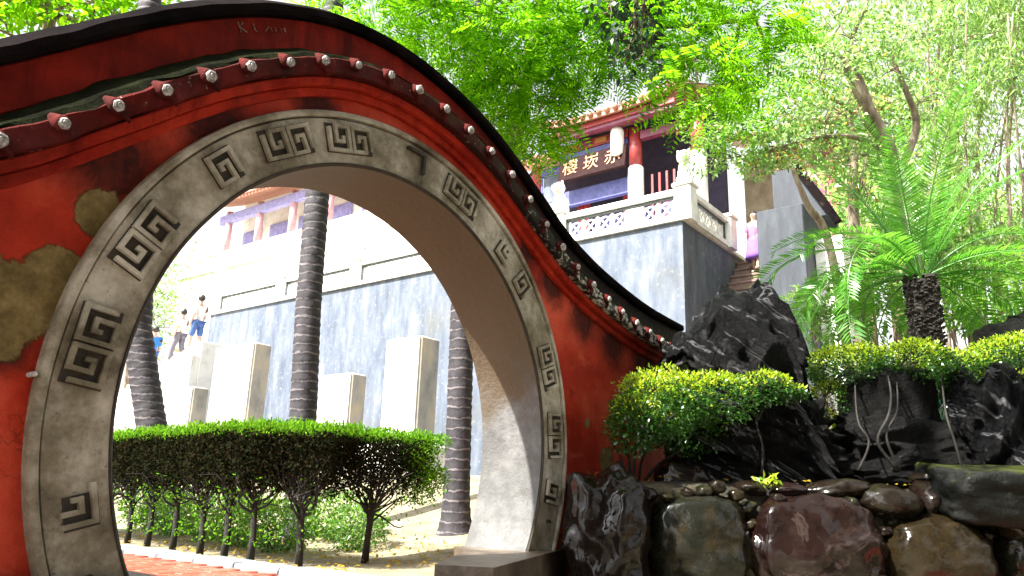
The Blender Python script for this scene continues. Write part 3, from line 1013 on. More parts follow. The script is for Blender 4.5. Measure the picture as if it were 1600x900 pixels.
def text_mesh(body, size, depth, mat):
    cu = bpy.data.curves.new('glyph', 'FONT')
    cu.body = body
    cu.size = size
    cu.extrude = depth
    cu.align_x = 'CENTER'
    cu.align_y = 'CENTER'
    o = bpy.data.objects.new('glyph', cu)
    COL.objects.link(o)
    dg = bpy.context.evaluated_depsgraph_get()
    me = bpy.data.meshes.new_from_object(o.evaluated_get(dg))
    bpy.data.objects.remove(o)
    me.materials.clear()
    me.materials.append(mat)
    me.name = 'glyph'
    return me


def roof_slope(root, x_eave, x_ridge, y0, y1, z_eave, z_ridge, lift=0.25, mat=None):
    """sloping tiled roof rising away from the eave (towards +x), corners lifted"""
    mb = MB()
    nu, nv = 24, 8
    vs = []
    for t in (0.0, 0.10):
        for i in range(nu + 1):
            y = y0 + (y1 - y0) * i / nu
            e = (abs(2 * i / nu - 1)) ** 3 * lift
            for j in range(nv + 1):
                s = j / nv
                vs.append((x_eave + (x_ridge - x_eave) * s, y, z_eave + (z_ridge - z_eave) * (0.55 * s + 0.45 * s * s) + e * (1 - s) + t))
    k = nv + 1
    o = (nu + 1) * k
    fs = []
    for i in range(nu):
        for j in range(nv):
            a = i * k + j
            fs += [(a, a + 1, a + k + 1, a + k), (o + a, o + a + k, o + a + k + 1, o + a + 1)]
        fs += [(i * k, (i + 1) * k, o + (i + 1) * k, o + i * k)]
    for j in range(nv):
        fs += [(j, o + j, o + j + 1, j + 1), (nu * k + j, nu * k + j + 1, o + nu * k + j + 1, o + nu * k + j)]
    mb.add(vs, fs)
    rf = mb.build('roof', mat or M['tile_orange'], root)
    # rows of round cover tiles, each a piece
    tb = MB()
    pts = []
    for j in range(nv + 1):
        s = j / nv
        pts.append(((x_ridge - x_eave) * s - 0.06 * (1 - s), 0, (z_ridge - z_eave) * (0.55 * s + 0.45 * s * s) + 0.11))
    tb.tube(pts, 0.075, 8)
    tme = tb.mesh('roof_tile', mat or M['tile_orange'], True)
    n = int(abs(y1 - y0) / 0.25)
    for i in range(n + 1):
        y = y0 + (y1 - y0) * (i + 0.5) / (n + 1)
        e = (abs(2 * (i + 0.5) / (n + 1) - 1)) ** 3 * lift
        inst('roof_tile', tme, rf, Matrix.Translation((x_eave, y, z_eave + e)))
    return rf


def build_hall_right():
    h = empty('temple_hall', (0, 0, 0))
    tag(h, 'maroon and indigo temple hall with gilt plaque and orange tiled roof on the terrace', 'temple')
    X = 13.5

    def part(nm, mat, *boxes, bev=0.012):
        mb = MB()
        for b_ in boxes:
            mb.bevel_box(*b_, bev)
        return mb.build(nm, mat, h)
    part('back_wall', M['interior'], (X + 1.4, X + 1.6, 4.0, 9.0, FLOOR_Z, 11.0))
    part('plinth', M['white_stone'], (X - 0.5, X + 4.0, 3.9, 9.1, FLOOR_Z, FLOOR_Z + 0.25))
    for y in (5.78, 8.86, 4.1):
        mb = MB()
        mb.lathe([(0.20, FLOOR_Z + 0.25), (0.20, 8.66), (0.17, 8.69)], 16)
        c = mb.build('column', M['white_stone'] if y < 8 else M['red_wood'], h, True)
        c.location = (X, y, 0)
        mb = MB()
        mb.lathe([(0.165, 8.685), (0.165, 9.75)], 16)
        mb.build('column_shaft', M['red_wood'], c, True)
    part('eave_beam', M['purple_wood'], (X - 0.55, X - 0.35, 4.5, 8.25, 9.76, 9.94))
    part('eave_fascia', M['red_wood'], (X - 0.60, X - 0.555, 4.4, 8.3, 9.86, 10.0))
    part('frieze', M['red_wood'], (X - 0.10, X + 0.05, 5.95, 8.0, 9.55, 9.80))
    for i in range(4):
        part('frieze_panel', M['gold'] if i % 2 else M['purple_wood'], (X - 0.13, X - 0.102, 6.1 + i * 0.46, 6.45 + i * 0.46, 9.60, 9.75), bev=0.004)
    part('tie_beam', M['blue_wood'], (X - 0.12, X + 0.08, 5.95, 8.05, 9.36, 9.52))
    part('tie_beam', M['purple_wood'], (X - 0.10, X + 0.08, 4.3, 5.6, 9.40, 9.62))
    part('wing_beam', M['blue_wood'], (X - 0.08, X + 0.06, 8.05, 8.68, 9.10, 9.30))
    part('wing_panel', M['terrace'], (X - 0.02, X + 0.03, 8.12, 8.62, 8.30, 9.08))
    part('wing_frame', M['blue_wood'], (X - 0.05, X - 0.022, 8.05, 8.12, 7.4, 9.09), (X - 0.05, X - 0.022, 8.62, 8.69, 7.4, 9.09))
    # leaning name board with three gilt characters
    pq = MB()
    pq.bevel_box(-0.05, 0.05, -1.02, 1.02, -0.33, 0.33, 0.015)
    pl = pq.build('plaque', M['plaque'], h)
    pl.matrix_local = Matrix.Translation((X - 0.22, 6.94, 9.00)) @ Matrix.Rotation(R(9), 4, 'Y')
    for i, ch in enumerate('樓崁赤'):
        g = bpy.data.objects.new('gilt_character', text_mesh(ch, 0.50, 0.012, M['gold']))
        link(g, pl)
        g.matrix_local = Matrix.Translation((-0.056, 0.64 - 0.64 * i, 0)) @ Matrix.Rotation(R(-90), 4, 'Z') @ Matrix.Rotation(R(90), 4, 'X')
    part('lower_beam', M['blue_wood'], (X + 0.10, X + 0.25, 5.95, 8.05, 8.12, 8.55))
    for y in (6.35, 7.55, 7.75, 6.15):
        part('door_leaf', M['red_wood'], (X + 0.5, X + 0.56, y - 0.09, y + 0.09, FLOOR_Z + 0.25, 8.6))
    part('door_panel', M['blue_wood'], (X + 0.7, X + 0.75, 4.2, 8.6, FLOOR_Z + 0.25, 7.9))
    part('yellow_screen', M['tile_orange'], (X + 0.4, X + 0.46, 4.15, 4.5, FLOOR_Z + 0.25, 8.0))
    part('side_lattice', M['red_wood'], *[(X + 0.2, X + 0.24, 4.6 + 0.2 * i, 4.66 + 0.2 * i, FLOOR_Z + 0.3, 8.5) for i in range(5)], bev=0.004)
    roof_slope(h, X - 0.75, X + 3.0, 4.1, 8.5, 9.98, 11.6, 0.30)
    roof_slope(h, X - 0.45, X + 2.0, 8.0, 9.3, 9.32, 10.0, 0.12)
    mb = MB()
    mb.tube([(X + 3.0, 3.9, 11.95), (X + 3.0, 5.0, 11.72), (X + 3.0, 7.6, 11.72), (X + 3.0, 8.7, 11.95)], 0.18, 6)
    mb.build('roof_ridge', M['tile_orange'], h)
    # low rear wing beyond the stair head
    part('rear_wing_wall', M['cream_wall'], (17.4, 17.6, 0.8, 4.4, FLOOR_Z - 0.2, 10.2))
    part('rear_wing_post', M['red_wood'], (17.2, 17.38, 3.3, 3.5, FLOOR_Z - 0.2, 10.2))
    part('rear_wing_post', M['red_wood'], (17.2, 17.38, 1.9, 2.1, FLOOR_Z - 0.2, 10.2))
    part('rear_wing_door', M['purple_wood'], (17.34, 17.39, 2.2, 3.2, FLOOR_Z - 0.2, 8.9))
    roof_slope(h, 16.6, 19.0, 0.4, 4.6, 10.2, 11.2, 0.15)
    # hanging lantern
    ln = empty('paper_lantern', (X - 0.25, 6.17, 9.0))
    tag(ln, 'long white paper lantern hanging beside the red column', 'lantern')
    mb = MB()
    mb.lathe([(0.07, 0.0), (0.16, 0.05), (0.175, 0.2), (0.175, 0.66), (0.15, 0.76), (0.07, 0.80)], 16)
    mb.build('lantern_shade', M['lantern'], ln, True)
    mb = MB()
    mb.lathe([(0.09, 0.0), (0.09, 0.05)], 12)
    mb.tube([(0, 0, 0.04), (0, 0, 0.16)], 0.01, 6)
    o = mb.build('lantern_cap', M['red_wood'], ln)
    o.location = (0, 0, 0.79)


def build_hall_left():
    h = empty('far_hall', (0, 0, 0))
    tag(h, 'distant hall with indigo eaves on a tiered white platform, seen through the gate', 'temple')
    X = 15.0

    def part(nm, mat, *boxes, bev=0.015):
        mb = MB()
        for b_ in boxes:
            mb.bevel_box(*b_, bev)
        return mb.build(nm, mat, h)
    part('platform', M['white_stone'], (X, X + 9, 14.5, 30.0, FLOOR_Z, 9.6))
    part('platform_edge', M['white_stone'], (X - 0.15, X + 0.3, 14.4, 30.0, 9.6, 9.78))
    part('upper_platform', M['white_stone'], (X + 0.5, X + 8.5, 15.2, 29.5, 9.78, 10.5))
    part('upper_edge', M['white_stone'], (X + 0.35, X + 0.8, 15.1, 29.5, 10.5, 10.68))
    part('wall', M['white_stone'], (X + 2.2, X + 8, 16.0, 29.0, 10.68, 14.2))
    for y in (16.2, 18.6, 21.0, 23.4, 25.8, 28.2):
        mb = MB()
        mb.lathe([(0.17, 10.68), (0.15, 12.9)], 12)
        o = mb.build('column', M['rose_glare'], h, True)
        o.location = (X + 1.0, y, 0)
    part('eave_beam', M['lavender_glare'], (X + 0.85, X + 1.1, 15.8, 28.8, 12.35, 12.75))
    for i in range(6):
        part('window', M['lavender_glare'], (X + 2.1, X + 2.19, 16.8 + 2.1 * i, 18.2 + 2.1 * i, 11.4, 12.3))
    roof_slope(h, X + 0.2, X + 4.5, 15.0, 29.6, 12.9, 15.2, 0.35)


def stair_z(y):
    i = min(21, max(0, int((27.6 - y) / 0.42)))
    return 2.12 + (i + 1) * 0.119


def build_left_stairs():
    s = empty('processional_stairs', (10.5, 22.0, 0))
    tag(s, 'pale stone stairs with low parapet beside the far end of the terrace', 'stairs')
    mg = Matrix.Translation((-10.5, -22.0, 0))
    n = 22
    for i in range(n):
        y1 = 27.6 - i * 0.42
        z1 = stair_z(y1 - 0.2)
        mb = MB()
        mb.bevel_box(9.76, 11.62, y1 - 0.42, y1, -0.1, z1, 0.012)
        mb.build('step', M['white_stone'], s).matrix_local = mg
    mb = MB()
    mb.add([(9.5, 27.6, -0.1), (9.75, 27.6, -0.1), (9.75, 27.6, 1.9), (9.5, 27.6, 1.9), (9.5, 18.38, -0.1), (9.75, 18.38, -0.1), (9.75, 18.38, 4.28), (9.5, 18.38, 4.28)],
           [(0, 1, 2, 3), (4, 7, 6, 5), (0, 3, 7, 4), (1, 5, 6, 2), (3, 2, 6, 7), (0, 4, 5, 1)])
    mb.build('parapet', M['white_stone'], s).matrix_local = mg


def build_steles():
    L = [('tall white stone stele standing between the middle and right palm trunks', 8.9, 9.0, 1.05, 0.62, 3.78),
         ('low pale stele half hidden just right of the middle palm trunk', 9.3, 11.6, 1.15, 0.5, 3.22),
         ('broad white stele with tan shaded edge, left of the middle palm trunk', 8.9, 15.3, 1.75, 0.55, 4.2),
         ('low white stele behind the hedge beside the left palm trunk', 8.9, 18.0, 1.9, 0.5, 3.2)]
    for lab, x, y, w, t, zt in L:
        z0 = ground_z(x, y)
        r = empty('stone_stele', (x, y, z0))
        tag(r, lab, 'stele', 'row of stone steles below the terrace')
        mb = MB()
        mb.bevel_box(-0.006, 0.02, -w / 2 + 0.03, w / 2 - 0.03, 0.75, zt - z0 - 0.03, 0.008)
        mb.build('inscribed_face', M['stele'], r)
        mb = MB()
        mb.bevel_box(0.021, t, -w / 2, w / 2, 0.7, zt - z0, 0.04)
        mb.build('slab', M['stele_edge'], r)
        mb = MB()
        mb.bevel_box(-0.35, t + 0.35, -w / 2 - 0.25, w / 2 + 0.25, -0.1, 0.7, 0.08)
        mb.build('stele_base', M['stele'], r)


build_terrace()
build_hall_right()
build_hall_left()
build_left_stairs()
build_steles()


# ------------------------------------------------------------------ plants
M['bark'] = mat_plain('grey_brown_bark', [(0.3, (0.05, 0.035, 0.022)), (0.5, (0.16, 0.115, 0.075)), (0.72, (0.34, 0.27, 0.20))], 4, 0.85, 0.7, 18, 0.03, stretch=(3, 3, 0.7))
M['bark_dark'] = mat_plain('dark_hedge_bark', [(0.3, (0.005, 0.0045, 0.004)), (0.7, (0.020, 0.016, 0.012))], 14, 0.85, 0.6, 40, 0.01)
M['bark_pale'] = mat_plain('pale_twisted_bark', [(0.3, (0.07, 0.05, 0.035)), (0.55, (0.24, 0.185, 0.14)), (0.72, (0.42, 0.35, 0.28))], 5, 0.8, 0.7, 22, 0.02, stretch=(2, 2, 0.6))
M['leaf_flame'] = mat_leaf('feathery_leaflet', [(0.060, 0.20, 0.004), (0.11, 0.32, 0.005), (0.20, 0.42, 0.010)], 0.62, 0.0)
M['leaf_flame_dark'] = mat_leaf('dark_feathery_leaflet', [(0.025, 0.11, 0.008), (0.045, 0.16, 0.010)], 0.55, 0.0)  # darker leaflet tone, given to a random share of the leaves
M['leaf_light'] = mat_leaf('light_small_leaf', [(0.06, 0.17, 0.025), (0.13, 0.29, 0.05), (0.22, 0.37, 0.09), (0.36, 0.46, 0.20)], 0.55, 0.06)
M['leaf_gold'] = mat_leaf('yellowing_leaf', [(0.26, 0.20, 0.02), (0.40, 0.30, 0.03), (0.28, 0.14, 0.02)], 0.5, 0.04)
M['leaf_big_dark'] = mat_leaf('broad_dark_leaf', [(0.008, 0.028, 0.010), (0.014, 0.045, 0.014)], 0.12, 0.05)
M['leaf_bamboo'] = mat_leaf('bamboo_leaf', [(0.08, 0.20, 0.03), (0.16, 0.30, 0.05), (0.30, 0.40, 0.12)], 0.55, 0.07)
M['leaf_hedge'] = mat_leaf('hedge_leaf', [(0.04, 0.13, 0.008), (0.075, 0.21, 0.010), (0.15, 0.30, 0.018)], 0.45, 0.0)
M['leaf_hedge_in'] = mat_leaf('inner_hedge_leaf', [(0.006, 0.008, 0.004), (0.012, 0.016, 0.006), (0.016, 0.009, 0.006)], 0.12, 0.0)  # near-black hedge leaf; shade inside the hedge is painted into it
M['leaf_bush'] = mat_leaf('bush_leaf', [(0.03, 0.11, 0.012), (0.08, 0.20, 0.02), (0.18, 0.30, 0.05)], 0.5, 0.06)
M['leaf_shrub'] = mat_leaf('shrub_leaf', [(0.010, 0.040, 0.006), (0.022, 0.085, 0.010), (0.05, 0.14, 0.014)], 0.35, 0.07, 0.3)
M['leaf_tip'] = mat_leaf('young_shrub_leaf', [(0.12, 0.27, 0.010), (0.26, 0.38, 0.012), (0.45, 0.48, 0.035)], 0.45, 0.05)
M['leaf_cycad'] = mat_leaf('cycad_leaflet', [(0.035, 0.16, 0.012), (0.07, 0.25, 0.018), (0.13, 0.33, 0.03)], 0.5, 0.05, 0.35)
M['leaf_palm'] = mat_leaf('palm_leaflet', [(0.02, 0.07, 0.012), (0.05, 0.12, 0.02)], 0.4, 0.1, 0.3)
M['leaf_teal'] = mat_leaf('teal_broad_leaf', [(0.02, 0.09, 0.05), (0.05, 0.15, 0.08)], 0.3, 0.2, 0.2)
M['cycad_trunk'] = mat_plain('cycad_trunk', [(0.3, (0.008, 0.006, 0.006)), (0.7, (0.035, 0.025, 0.020))], 18, 0.8, 0.9, 40, 0.02)


def unit(a):
    return a / (np.linalg.norm(a, axis=-1, keepdims=True) + 1e-12)


def quads_mesh(name, V, mat):
    """V: (N, 4, 3) quads"""
    n = len(V)
    me = bpy.data.meshes.new(name)
    me.vertices.add(n * 4)
    me.vertices.foreach_set('co', V.reshape(-1).astype(np.float32))
    me.loops.add(n * 4)
    me.loops.foreach_set('vertex_index', np.arange(n * 4, dtype=np.int32))
    me.polygons.add(n)
    me.polygons.foreach_set('loop_start', np.arange(0, n * 4, 4, dtype=np.int32))
    me.polygons.foreach_set('loop_total', np.full(n, 4, dtype=np.int32))
    me.update(calc_edges=True)
    me.materials.append(mat)
    return me


def leaf_quads(P, D, L, W, up=None, fold=0.12):
    """rhombic leaves from P along D; blade leans towards facing 'up'"""
    n = len(P)
    D = unit(D)
    U = np.tile(np.array([0, 0, 1.0]), (n, 1)) if up is None else up
    U = U + rng.normal(0, 0.55, (n, 3))
    S = unit(np.cross(D, U))
    N = np.cross(S, D)
    L = np.broadcast_to(np.asarray(L, float), (n,))[:, None]
    W = np.broadcast_to(np.asarray(W, float), (n,))[:, None]
    m = P + D * L * 0.45 + N * L * fold
    return np.stack([P, m + S * W / 2, P + D * L - N * L * 0.05, m - S * W / 2], 1)


def cloud_in(c, rad, n, shell=0.5, flat=None):
    """n points in an ellipsoid, biased to its outside"""
    d = unit(rng.normal(0, 1, (n, 3)))
    r = rng.random(n) ** (1.0 / 3.0)
    r = r * (1 - shell) + shell * (0.72 + 0.28 * rng.random(n))
    return np.asarray(c) + d * r[:, None] * np.asarray(rad), d


def spray_quads(P, D, size, pairs=11, lw=0.014):
    """pinnate leaves: a row of leaflet pairs along a drooping stalk"""
    n = len(P)
    D = unit(D)
    U = np.tile(np.array([0, 0, 1.0]), (n, 1)) + rng.normal(0, 0.35, (n, 3))
    S = unit(np.cross(D, U))
    N = np.cross(S, D)
    size = np.broadcast_to(np.asarray(size, float), (n,))[:, None]
    out = []
    for i in range(pairs):
        s = (i + 0.6) / pairs
        q = P + D * size * s - np.array([0, 0, 1.0]) * size * 0.30 * s * s
        ll = size * 0.27 * math.sin(math.pi * (0.18 + 0.78 * s)) + 0.01
        for sg in (-1, 1):
            dd = unit(S * sg + D * 0.45 - np.array([0, 0, 0.25]) + rng.normal(0, 0.10, (n, 3)))
            w = lw * (0.8 + 0.4 * rng.random((n, 1)))
            tang = unit(np.cross(dd, N))
            m = q + dd * ll * 0.5
            out.append(np.stack([q, m + tang * w / 2, q + dd * ll, m - tang * w / 2], 1))
    return np.concatenate(out, 0)


def branch_path(a, b, bend=0.15, n=7, sag=0.0):
    a, b = np.asarray(a, float), np.asarray(b, float)
    L = np.linalg.norm(b - a)
    k1, k2 = rng.normal(0, bend * L * 0.35, 3), rng.normal(0, bend * L * 0.25, 3)
    pts = []
    for i in range(n + 1):
        t = i / n
        p = a + (b - a) * t + k1 * math.sin(math.pi * t) + k2 * math.sin(2 * math.pi * t)
        p = p - np.array([0, 0, sag * L * math.sin(math.pi * t) * -1])
        pts.append(p)
    return pts


def tree(name, label, trunk_pts, trunk_r, clusters, leaf, mats, group=None, bark='bark', cat='tree', twigs=4, twig_r=0.012, extra=None, n_side=9):
    """trunk_pts: world points from the ground up; clusters: (centre, radii, count);
    leaf: function(points, outward) -> quads"""
    base = np.asarray(trunk_pts[0], float)
    root = empty(name, tuple(base))
    tag(root, label, cat, group)
    mb = MB()
    tp = [np.asarray(p, float) - base for p in catmull(trunk_pts, 5)]
    rr = [trunk_r * (1 - 0.62 * i / (len(tp) - 1)) for i in range(len(tp))]
    rr[0] *= 1.35
    mb.tube(tp, rr, n_side, True, 0.06)
    for tpts, r0 in (extra or []):
        q = [np.asarray(p, float) - base for p in catmull(tpts, 5)]
        mb.tube(q, [r0 * (1 - 0.6 * i / (len(q) - 1)) for i in range(len(q))], 7, True, 0.06)
        tp = tp + q
    arr = np.array(tp)
    for c, rad, n in clusters:
        c = np.asarray(c, float) - base
        d = np.linalg.norm(arr - c, axis=1) + np.maximum(0, arr[:, 2] - c[2]) * 0.8
        k = int(np.argmin(d))
        L = np.linalg.norm(arr[k] - c)
        r0 = max(twig_r * 1.4, min(trunk_r * 0.45, 0.012 * L + twig_r))
        path = branch_path(arr[k], c, 0.22, 7)
        mb.tube(path, [r0 * (1 - 0.75 * i / 7) for i in range(8)], 6, True)
        for _ in range(twigs):
            e = c + unit(rng.normal(0, 1, 3)) * np.asarray(rad) * rng.uniform(0.5, 0.95)
            s_ = path[rng.integers(3, 8)]
            mb.tube(branch_path(s_, e, 0.25, 4), [twig_r * (1 - 0.8 * i / 4) for i in range(5)], 5, False)
    mb.build('trunk', M[bark], root, True)
    allq = []
    for c, rad, n in clusters:
        P, d = cloud_in(np.asarray(c) - base, rad, n)
        allq.append(leaf(P, d))
    if allq:
        Q = np.concatenate(allq, 0)
        if isinstance(mats, str):
            link(bpy.data.objects.new('crown', quads_mesh('crown', Q, M[mats])), root)
        else:       # share leaves out among materials, each its own part
            pick = rng.random(len(Q))
            lo = 0.0
            for nm, mt, share in mats:
                sel = (pick >= lo) & (pick < lo + share)
                lo += share
                link(bpy.data.objects.new(nm, quads_mesh(nm, Q[sel], M[mt])), root)
    return root


# ---- feathery tree whose canopy hangs over the wall
def leaf_flame(P, d):
    D = d * np.array([1, 1, 0.35]) + rng.normal(0, 0.5, P.shape)
    return spray_quads(P, D, rng.uniform(0.26, 0.42, len(P)), 11, 0.020)


cl = []
for u, v, d, ru, rv, n in [
    (560, -40, 7.2, 0.7, 0.45, 170), (640, 20, 7.4, 0.6, 0.42, 200), (720, 60, 7.6, 0.65, 0.45, 220), (720, -40, 7.4, 0.7, 0.4, 160), (800, 0, 7.0, 0.65, 0.35, 160),
    (790, 130, 7.8, 0.55, 0.42, 200), (700, 110, 8.2, 0.45, 0.4, 130), (860, 80, 7.4, 0.6, 0.40, 200), (830, 170, 7.6, 0.42, 0.38, 150), (850, 150, 7.5, 0.30, 0.25, 80), (815, 220, 7.6, 0.26, 0.24, 60), (770, 200, 8.3, 0.45, 0.35, 110),
    (925, 85, 7.2, 0.40, 0.18, 90), (940, 20, 7.3, 0.60, 0.40, 170), (1010, 70, 7.0, 0.45, 0.20, 100), (1090, 130, 6.6, 0.34, 0.20, 70), (1060, 20, 7.2, 0.60, 0.36, 170),
    (1140, 70, 7.2, 0.55, 0.30, 140), (1180, 20, 7.4, 0.5, 0.34, 130), (1200, 130, 7.6, 0.4, 0.14, 50), (880, -60, 7.2, 0.8, 0.4, 140), (1040, -70, 7.2, 0.8, 0.4, 140), (640, -90, 7.4, 0.8, 0.4, 120), (1140, 180, 8.4, 0.3, 0.2, 40)]:
    cl.append((at(u, v, d), (ru, ru, rv), int(n * (0.62 if u < 900 else 0.78))))
tb = at(780, 640, 9.0)
tb[2] = ground_z(tb[0], tb[1])
tree('flame_tree', 'feathery bright green tree whose canopy overhangs the wall top and temple roof',
     [tb, tb + np.array([0.1, 0.1, 1.6]), at(800, 240, 8.7), at(840, 40, 8.3), at(880, -120, 8.2)], 0.17, cl, leaf_flame,
     [('crown', 'leaf_flame', 0.86), ('darker_foliage', 'leaf_flame_dark', 0.14)], twigs=5, twig_r=0.008,
     extra=[([at(830, 60, 8.4), at(760, 20, 8.0), at(640, 0, 7.6), at(560, -50, 7.3)], 0.05), ([at(840, 40, 8.3), at(940, 40, 7.8), at(1060, 40, 7.3), at(1180, 30, 7.4)], 0.05)])


# ---- broad dark leaves of a nearer tree reaching in from above
def leaf_broad(P, d):
    D = d + rng.normal(0, 0.7, P.shape) + np.array([0, 0, -0.7])
    k = 1.0 if len(P) < 290 else 1.9      # the added, unseen boughs carry larger leaves
    return leaf_quads(P, D, k * rng.uniform(0.055, 0.085, len(P)), k * rng.uniform(0.03, 0.042, len(P)))


gb = np.array([0.6, -5.6, 0.0])
over = [(at(950, 20, 5.2), (0.16, 0.16, 0.14), 55), (at(985, 45, 5.2), (0.20, 0.2, 0.16), 95), (at(1005, 85, 5.15), (0.14, 0.14, 0.14), 50), (at(975, 100, 5.2), (0.10, 0.10, 0.12), 18), (at(1000, 5, 5.2), (0.2, 0.2, 0.12), 60),
        (at(1010, -70, 5.0), (0.3, 0.3, 0.2), 110), (at(1030, -190, 4.8), (0.5, 0.5, 0.3), 260)]
for _ in range(46):  # crown added out of view above the camera to shade the foreground
    x, y = random.uniform(-5.2, 1.4), random.uniform(-6.5, -1.0)
    if y > -1.8 and x > 0.2:
        x -= 2.5
    over.append((np.array([x, y, random.uniform(3.9, 5.4)]), (0.75, 0.75, 0.4), 420))
for _ in range(120):       # unseen boughs added behind the camera to darken the foreground
    a = random.uniform(R(150), R(290))
    rr = random.uniform(3.2, 5.2)
    over.append((np.array([-2.2 + rr * math.sin(a) * 1.1, -2.9 + min(-0.9, rr * math.cos(a)), random.uniform(0.9, 4.6)]), (0.75, 0.75, 0.55), 300))
tree('overhanging_tree', 'tree with broad dark leaves dangling in front of the feathery canopy, its unseen crown added for shade',
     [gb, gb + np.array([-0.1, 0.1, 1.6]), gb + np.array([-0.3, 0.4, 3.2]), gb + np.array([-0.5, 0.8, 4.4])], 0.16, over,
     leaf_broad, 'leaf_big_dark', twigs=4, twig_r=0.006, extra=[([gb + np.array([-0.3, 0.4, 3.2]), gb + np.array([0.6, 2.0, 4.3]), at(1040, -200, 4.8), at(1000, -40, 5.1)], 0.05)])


# ---- twisted light-leaved trees to the right
def leaf_small(P, d):
    D = d + rng.normal(0, 0.8, P.shape)
    return leaf_quads(P, D, rng.uniform(0.04, 0.085, len(P)), rng.uniform(0.02, 0.038, len(P)))


def gnd(u, v, d, z=0.6):
    p = at(u, v, d)
    p[2] = z
    return p


cl = []
for u, v, d, r, n in [(1330, 60, 8.8, 0.45, 420), (1390, 110, 8.9, 0.36, 300), (1280, 110, 8.6, 0.5, 460), (1220, 170, 8.6, 0.48, 520), (1290, 190, 8.7, 0.42, 360), (1160, 220, 8.6, 0.42, 420), (1220, 230, 8.4, 0.35, 280), (1110, 190, 8.8, 0.40, 330),
                      (1100, 250, 8.8, 0.26, 170), (1180, 260, 8.4, 0.22, 140), (1340, 250, 8.8, 0.32, 220), (1290, 20, 9.0, 0.6, 380), (1420, 40, 9.0, 0.5, 320), (1450, 150, 9.2, 0.4, 220), (1240, 90, 9.0, 0.45, 300), (1370, 210, 9.2, 0.35, 160), (1350, -60, 9, 0.7, 260)]:
    cl.append((at(u, v, d), (r, r, r * 0.7), int(n * 1.6)))
tree('gnarled_tree', 'twisted pale trunked tree with sparse small light green leaves above the cycad',
     [gnd(1418, 520, 9.0), at(1425, 400, 9.0), at(1405, 300, 9.0), at(1385, 225, 8.9), at(1345, 150, 8.8), at(1318, 90, 8.8)], 0.13, cl, leaf_small,
     [('crown', 'leaf_light', 0.97), ('yellow_leaves', 'leaf_gold', 0.03)], bark='bark_pale', twigs=5, twig_r=0.009,
     extra=[([at(1400, 280, 9.0), at(1432, 200, 9.0), at(1415, 140, 8.9), at(1395, 95, 8.9)], 0.055), ([at(1395, 250, 8.9), at(1360, 200, 8.8), at(1320, 165, 8.7), at(1290, 150, 8.7)], 0.045),
            ([at(1390, 240, 8.9), at(1340, 215, 8.7), at(1280, 215, 8.6), at(1200, 235, 8.5)], 0.04), ([at(1375, 200, 8.9), at(1340, 110, 8.8), at(1330, 60, 8.8)], 0.04)])
cl = [(at(u, v, d), (r, r, r * 0.8), n) for u, v, d, r, n in [(1335, 170, 10.0, 0.45, 260), (1280, 250, 10, 0.35, 170), (1250, 230, 10, 0.35, 150), (1350, 290, 10, 0.4, 180), (1300, 130, 10.2, 0.5, 240), (1230, 180, 10.2, 0.4, 160)]]
tree('leaning_tree', 'slender tree with forked brown trunk and yellowing leaves behind the cycad',
     [gnd(1340, 520, 10), at(1338, 400, 10), at(1332, 300, 10), at(1335, 230, 10), at(1320, 150, 10)], 0.09, cl, leaf_small,
     [('crown', 'leaf_light', 0.7), ('yellow_leaves', 'leaf_gold', 0.3)], bark='bark_pale', twigs=5, twig_r=0.009,
     extra=[([gnd(1335, 500, 9.6), at(1300, 400, 9.6), at(1262, 320, 9.6), at(1235, 255, 9.6)], 0.07), ([at(1334, 320, 10), at(1352, 260, 10), at(1362, 200, 10)], 0.04)])


# ---- bamboo at the far right
def leaf_bamboo(P, d):
    D = d * 0.6 + rng.normal(0, 0.5, P.shape) + np.array([0, 0, -0.9])
    return leaf_quads(P, D, rng.uniform(0.10, 0.19, len(P)), rng.uniform(0.014, 0.024, len(P)))


for i, (u, lean, d, lab) in enumerate([(1470, -10, 10.5, 'thin bamboo clump rising behind the cycad fronds'), (1525, 15, 10.0, 'leafy bamboo clump left of the white gap at the right edge'), (1575, 10, 9.6, 'bamboo clump at the right edge of the photo'), (1630, 20, 9.4, 'bamboo clump cut by the right edge')]):
    cl = []
    for v in range(-80, 460, 45):
        for _ in range(2):
            uu = u + lean * (450 - v) / 450 + random.uniform(-45, 45)
            if i >= 2 and 180 < v < 370 and uu > 1555:
                continue
            r = random.uniform(0.22, 0.36)
            cl.append((at(uu, v + random.uniform(-20, 20), d + random.uniform(-.4, .4)), (r * 1.15, r * 1.15, r * 1.3), 170))
    j = [random.uniform(-40, 40) for _ in range(6)]
    tree('bamboo', lab, [gnd(u, 500, d), at(u + lean * 0.3, 330, d), at(u + lean * 0.7, 150, d), at(u + lean * 2.2 + j[0], -120, d)], 0.028, cl, leaf_bamboo, 'leaf_bamboo', group='bamboo along the right edge', bark='bark_pale', cat='bamboo', twigs=3, twig_r=0.006,
         extra=[([gnd(u, 500, d), at(u + 18 + j[1] * .4, 300, d + .2), at(u + 50 + j[1] + lean, -100, d + .3)], 0.022), ([gnd(u, 500, d), at(u - 16 + j[2] * .4, 300, d - .2), at(u - 40 + j[2] + lean, 20, d - .3)], 0.020)])


# ---- paler trees further back
def leaf_far(P, d):
    D = d + rng.normal(0, 0.8, P.shape)
    return leaf_quads(P, D, rng.uniform(0.10, 0.20, len(P)), rng.uniform(0.06, 0.11, len(P)))


